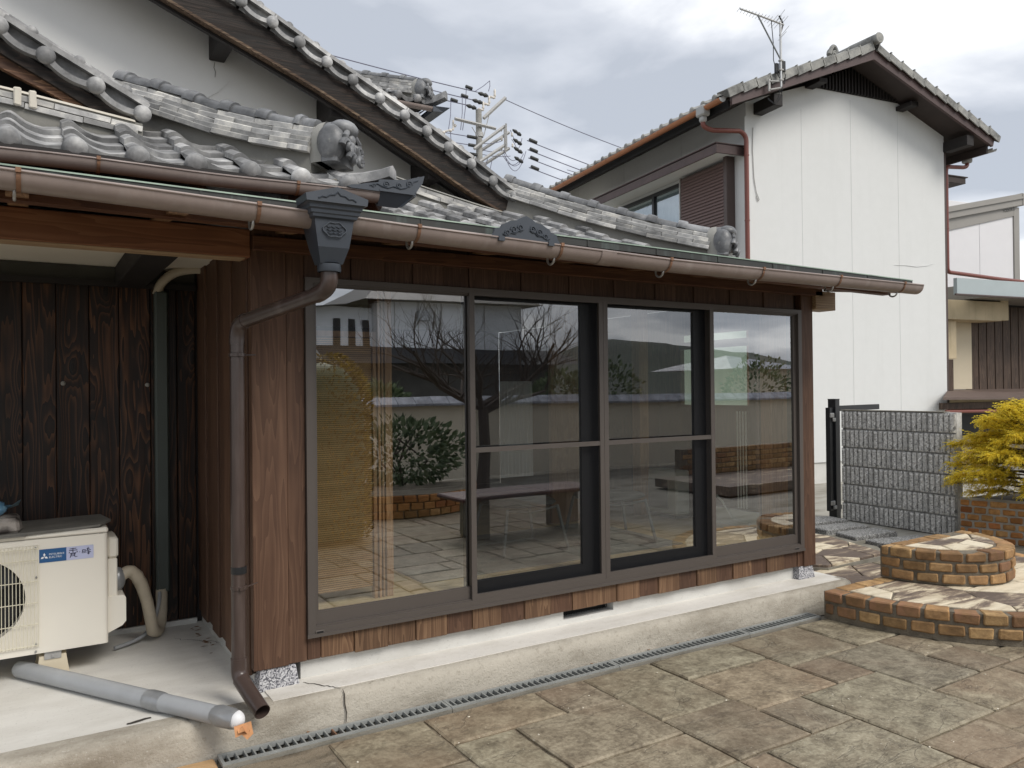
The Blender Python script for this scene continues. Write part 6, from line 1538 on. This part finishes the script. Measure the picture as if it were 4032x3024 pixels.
def wire(pts,r,lab,nm='cable'):
    o=pts[0]; t=thing(nm,lab,'cable',tuple(o)); obj('line',MB().tube([Vector(p)-Vector(o) for p in pts],r,5),t,M['cable']); return t
def sag(a,b,s_,n=14): a=Vector(a);b=Vector(b); return [a.lerp(b,i/n)-Vector((0,0,s_*4*(i/n)*(1-i/n))) for i in range(n+1)]
W_=lambda x,z,y=18: Vector((x,y,z))
wire(sag(W_(12.08,10.86),W_(21,9.6),.15),.014,'highest thin cable running right from the pole top')
for x,z,dz,lab in ((12.95,9.66,-.75,'uppermost of the four low cables running right from the pole arms'),(12.97,9.36,-.75,'second highest of the four low cables right of the pole'),(12.99,9.09,-.75,'third highest of the four low cables right of the pole'),(13.01,8.78,-.75,'lowest of the four low cables right of the pole')): wire(sag(W_(x,z),W_(x+7,z+dz*1.35),.08),.016,lab)
for x,z,lab,dz in ((11.1,10.90,'highest cable running left from the pole behind the tiled roof',.28),(10.95,10.62,'middle cable running left from the pole top',.33),(10.72,10.42,'lower high cable running left from the pole top',.3)): wire(sag(W_(x,z),W_(x-7,z+dz),.05),.016,lab)
for x,z,lab in ((10.72,9.44,'upper low cable left of the pole behind the verge'),(10.76,9.18,'middle low cable left of the pole behind the verge'),(10.8,8.9,'bottom low cable left of the pole behind the verge')): wire(sag(W_(x,z),W_(x-5,z+.0),.02),.014,lab)
def loop(pts): mb.tube(pts,.010,5)
mb=MB()
for a,b,d in (((12.0,9.05),(12.8,9.2),.35),((12.05,9.1),(12.75,9.0),.30),((12.1,9.0),(12.9,9.3),.55),((12.05,9.2),(12.6,9.05),.2),((12.3,9.9),(12.5,9.5),-.02),((12.35,9.6),(12.6,9.2),-.05),((12.75,9.7),(12.55,9.35),.12),((11.2,9.3),(12.0,9.5),.05),((11.25,9.1),(12.0,9.2),.06),((11.25,8.95),(12.3,9.05),.04)):
    mb.tube([p-Vector((11.16,18,0)) for p in sag(W_(*a),W_(*b),d,12)],.011,5)
for a,b in (((10.15,10.45),(10.05,9.5)),((10.55,10.70),(10.48,9.6)),((10.7,11.0),(10.55,9.6)),((9.9,9.4),(9.9,8.9)),((10.12,9.5),(10.12,8.7)),((11.0,10.9),(11.55,11.35)),((11.55,11.35),(11.5,11.0)),((11.2,8.1),(11.45,8.9)),((11.35,8.0),(11.6,8.8))): mb.tube([q(*a),q((a[0]+b[0])/2+.03,(a[1]+b[1])/2),q(*b)],.012,5)
obj('jumper',mb,up,M['cable'])
# far cables on the right of the white house
for (a,b,lab) in (((16,20,9.6),(34,22,8.9),'upper dark cable crossing the sky right of the white house'),((16,20,8.55),(34,24,8.4),'middle cable crossing behind the white shed'),((16,20,7.95),(34,24,7.6),'low cable crossing just above the white shed'),((16,26,8.0),(36,20,14.0),'thin cable rising to the right above the white shed')): wire(sag(a,b,.1),.012,lab)
# ------------------------------------------------------------------ behind the camera, seen in the glass
bw=thing('boundary_wall','long cream boundary wall with a silver tile cap, mirrored in the glass','wall',(7,-8.05,0))
obj('wall_body',MB().box(-3.4,8.5,-.09,.0,0,1.22).box(-6.3,-4.7,-.09,0,.0,1.22).box(-4.7,-3.4,-.09,0,.85,1.22),bw,M['boundary'])
for i in range(49):
    x=-6.4+.305*i; mb=MB(); mb.prism([(-.20,1.225),(.12,1.225),(.12,1.26),(-.03,1.375),(-.05,1.375),(-.20,1.26)],(x,0,0),(0,1,0),(0,0,1),(.295,0,0)); obj('cap_tile',mb,bw,M['cap_blue'],M=None)
oh=thing('opposite_house','pale two storey house with dark roof, mirrored in the left glass','house',(12.6,-30,0))
obj('wall',MB().box(0,7.7,-8,0,0,5.75),oh,M['opp_wall']); 
for i in range(5): obj('wall_joint',MB().box(.8+1.2*i,.84+1.2*i,.0,.02,2.6,5.7),oh,M['galv'])
obj('roof',MB().add([(-.9,.9,5.55),(8.5,.9,5.75),(8.5,-9,5.75),(-.9,-9,5.55),(2,-3.5,7.4),(6,-3.5,7.4)],[(0,1,5,4),(1,2,5),(2,3,4,5),(3,0,4),(0,3,2,1)]),oh,M['roof_dark'])
obj('pent_roof',MB().add([(-3,.02,3.5),(9.8,.02,3.5),(10.4,1.6,2.7),(-3,1.6,2.7)],[(0,1,2,3)]),oh,M['roof_dark']); obj('lower_wall',MB().box(-3,9.5,-.1,.4,0,2.9),oh,M['in_wall'])
obj('vent_hood',MB().cbox(1.9,2.5,.02,.35,4.75,5.2,.03),oh,M['curtain'])
lw=obj('left_wing',MB().box(-6,-.02,-8,-.6,0,5.3),oh,M['opp_wall'])
for x in (-.5,-1.2,-1.9): obj('slit_window',MB().box(x,x+.32,-.6,-.55,2.9,4.75),oh,M['black_alu'])
obj('left_window',MB().box(-4.4,-2.7,-.6,-.55,3.2,4.5),oh,M['black_alu']); obj('wing_roof',MB().add([(-7,.3,4.75),(0,.3,5.5),(0,-8,5.6),(-7,-8,4.8)],[(0,1,2,3),(3,2,1,0)]),oh,M['roof_dark'])
fh=thing('distant_house','distant house with a hipped silver roof, mirrored at the right','house',(30,-22,0))
obj('wall',MB().box(-2.2,1.2,-4,0,0,2.4),fh,M['boundary']); obj('roof',MB().add([(-4,.6,2.35),(1.7,.6,2.35),(1.7,-4.6,2.35),(-4,-4.6,2.35),(-1.6,-2,3.1)],[(0,1,4),(1,2,4),(2,3,4),(3,0,4)]),fh,M['cap_blue'])
mb=MB(); hill=[(20,3),(60,4),(90,5.5),(100,8.4),(107.5,12.2),(117,13.6),(128,13.0),(143,11.4),(151,9.8),(170,8),(200,9),(260,5)]
vs=[];fs=[];nxh=120
for i in range(nxh+1):
    x=lerp(-40,330,i/nxh); h=interp(hill,x)*.82+mnoise.noise(Vector((x*.11,0,3)))*.6+mnoise.noise(Vector((x*.45,0,3)))*.35; h=max(h,2)*1.28
    for k,(yy,kk) in enumerate(((-75,0),(-95,.35),(-125,.8),(-155,1.0),(-200,.7))): vs.append((x*(abs(yy)/120)**.35,yy,kk*h+mnoise.noise(Vector((x*.2,yy*.1,0)))*.7*(k>0)))
for i in range(nxh):
    for k in range(4): fs.append((i*5+k,(i+1)*5+k,(i+1)*5+k+1,i*5+k+1))
mb.add(vs,fs); o=obj('hill',mb,None,M['hill'],60); tag(o,kind='structure')
# clipped conifer dome
tp=thing('clipped_conifer','round topped clipped golden conifer mirrored in the left glass','tree',(1.42,-4.05,0))
random.seed(11); mb=MB()
for i in range(5200):
    z=random.uniform(.05,1.86); r=.47*(1 if z<1.36 else math.sqrt(max(0,1-((z-1.36)/.52)**2))); a=random.uniform(0,6.28); rr=r*random.uniform(.86,1.03)
    p=Vector((rr*math.cos(a),rr*math.sin(a),z)); d=Vector((math.cos(a),math.sin(a),random.uniform(.0,1))).normalized(); s_=d.cross(Vector((random.random(),random.random(),random.random()))).normalized()*.014
    mb.add([p-s_,p+s_,p+d*.05],[(0,1,2)])
o=obj('foliage',mb,tp,M['topiary']); o['kind']='stuff'
obj('inner_mass',MB().rev([(.40,.05),(.41,1.3),(.34,1.55),(.2,1.72),(0,1.78)],(0,0,0),16),tp,M['green_leaf'],60); obj('trunk',MB().tube([(0,0,0),(0,0,.4)],.06,7),tp,M['bark'])
# brick bed with a leafy shrub
bp=thing('brick_bed','low curved brick garden bed mirrored in the left glass','planter',(3.0,-5.45,0))
arcp=[(1.15*math.cos(a)-.1,1.05*math.sin(a)-.35) for a in [math.pi*(1-i/40) for i in range(41)]]
mb=MB(); mb.add([(x*.97,y*.97,0) for x,y in arcp]+[(x*.97,y*.97,.27) for x,y in arcp],[(i,i+1,42+i,41+i) for i in range(40)]+[tuple(range(41,82))]); obj('mortar_bed',mb,bp,M['mortar'])
L_=sum(math.hypot(arcp[i+1][0]-arcp[i][0],arcp[i+1][1]-arcp[i][1]) for i in range(40)); nb_=int(L_/.15)
for r in range(3):
    for i in range(nb_):
        a=math.pi*(1-(i+.5*(r%2)+.25)/nb_)
        p=Vector((1.15*math.cos(a)-.1,1.05*math.sin(a)-.35)); d=Vector((1.15*math.sin(a),-1.05*math.cos(a))).normalized(); nn=Vector((-d.y,d.x))
        obj('brick',brick_mesh(.138,.078,.08,M['brick2']),bp,M=frame((p.x,p.y,.01+r*.088),(-d.x,-d.y,0),(-nn.x,-nn.y,0),(0,0,1)))
def bush(o,n,rx,ry,rz_,zc,ls,mat,nm='foliage'):
    mb=MB()
    for i in range(n):
        u=Vector((random.gauss(0,1),random.gauss(0,1),random.gauss(0,1))).normalized()*random.uniform(.45,1.0)**.5
        k=1+.25*mnoise.noise(u*2.3); p=Vector((u.x*rx*k,u.y*ry*k,zc+u.z*rz_*k)); d=(u+Vector((random.uniform(-.6,.6),random.uniform(-.6,.6),random.uniform(-.3,.6)))).normalized(); s_=d.cross(Vector((random.uniform(-1,1),random.uniform(-1,1),.3))).normalized()
        L=ls*random.uniform(.7,1.3); mb.add([p,p+d*L*.5+s_*L*.24,p+d*L,p+d*L*.5-s_*L*.24],[(0,1,2,3)])
    oo=obj(nm,mb,o,mat); oo['kind']='stuff'
t=thing('leafy_shrub','broad leaved green shrub in the mirrored brick bed','shrub',(3.05,-5.75,.26)); bush(t,1500,.85,.5,.42,.42,.10,M['green_leaf']); mb=MB()
for i in range(6): mb.tube([(0,0,0),(random.uniform(-.3,.3),random.uniform(-.2,.2),.3),(random.uniform(-.6,.6),random.uniform(-.3,.3),.6)],.012,5)
obj('stem',mb,t,M['bark'])
# bare tree
bt=thing('bare_tree','bare branching winter tree mirrored across the glass','tree',(4.5,-6.2,0))
random.seed(3); mb=MB()
mb.tube([(0,0,0),(.05,0,.6),(0,.05,1.25)],[.10,.085,.075],8)
def grow(p,d,L,r,depth):
    pts=[Vector(p)]; cur=Vector(d).normalized(); rr=[r]
    for k in range(4):
        cur=(cur+Vector((random.uniform(-.35,.35),random.uniform(-.35,.35),random.uniform(-.16,.24)))).normalized(); pts.append(pts[-1]+cur*L/4); rr.append(r*(1-.14*(k+1)))
    mb.tube(pts,rr,5,False)
    if depth==0: return
    for k in range(4 if depth>1 else 5):
        i=random.randint(1,4); a=random.uniform(0,6.28); nd=(cur+Vector((math.cos(a),math.sin(a)*.7,random.uniform(-.1,.7)))*.95).normalized(); grow(pts[i],nd,L*random.uniform(.5,.75),rr[i]*.62,depth-1)
for k in range(7):
    a=2*math.pi*k/7+.3; grow((0,.03,1.15+.02*k),(math.cos(a),math.sin(a)*.6,.32),random.uniform(1.2,1.75),.045,3)
obj('trunk',mb,bt,M['bark'])
for (x,y,rx,rz_,lab,mt) in ((9.2,-9.3,.9,.9,'bushy brown green hedge tree mirrored behind the boundary wall','green_leaf'),(8.0,-9.1,.7,.6,'low bush mirrored behind the wall between two glass panels','green_leaf'),(14.6,-10,1.1,1.0,'dark bush mirrored at the far right glass panel','green_leaf'),(4.3,-9.6,.5,.35,'low bush mirrored just above the wall cap at the left','green_leaf')):
    t=thing('bush',lab,'bush',(x,y,0)); bush(t,1100,rx,.6,rz_,1.25,.12,M[mt]); obj('stem',MB().tube([(0,0,0),(.05,0,1.2)],.05,6),t,M['bark'])
# dark red raised slab and brick wall on the right of the mirrored yard
t=thing('stone_platform','dark red stone bench mirrored low in the second glass panel','platform',(3.3,-3.3,0)); mb=MB().cbox(-.85,.85,-.28,.28,.40,.44,.012); obj('top',mb,t,M['red_top'])  # simple slab on supports, standing in for raised dark red paving
for x in (-.55,.55): obj('support',MB().cbox(x-.08,x+.08,-.2,.2,0,.399,.01),t,M['moss_concrete'])
rb=thing('brick_wall','low dark brick wall mirrored in the right glass panel','wall',(9.4,-5.6,0))
obj('mortar_bed',MB().box(-1.5,1.6,-.2,-.012,0,.50),rb,M['mortar'])
for r in range(6):
    x=-1.5+(.1 if r%2 else 0)
    while x<1.55: obj('brick',brick_mesh(.20,.072,.07,M['brick']),rb,M=frame((x+.1,0,.006+r*.084),(-1,0,0),(0,-1,0),(0,0,1))); x+=.213
obj('flagstone_terrace',MB().box(-2.2,1.8,.1,1.5,-.03,.10),rb,M['crazy'])
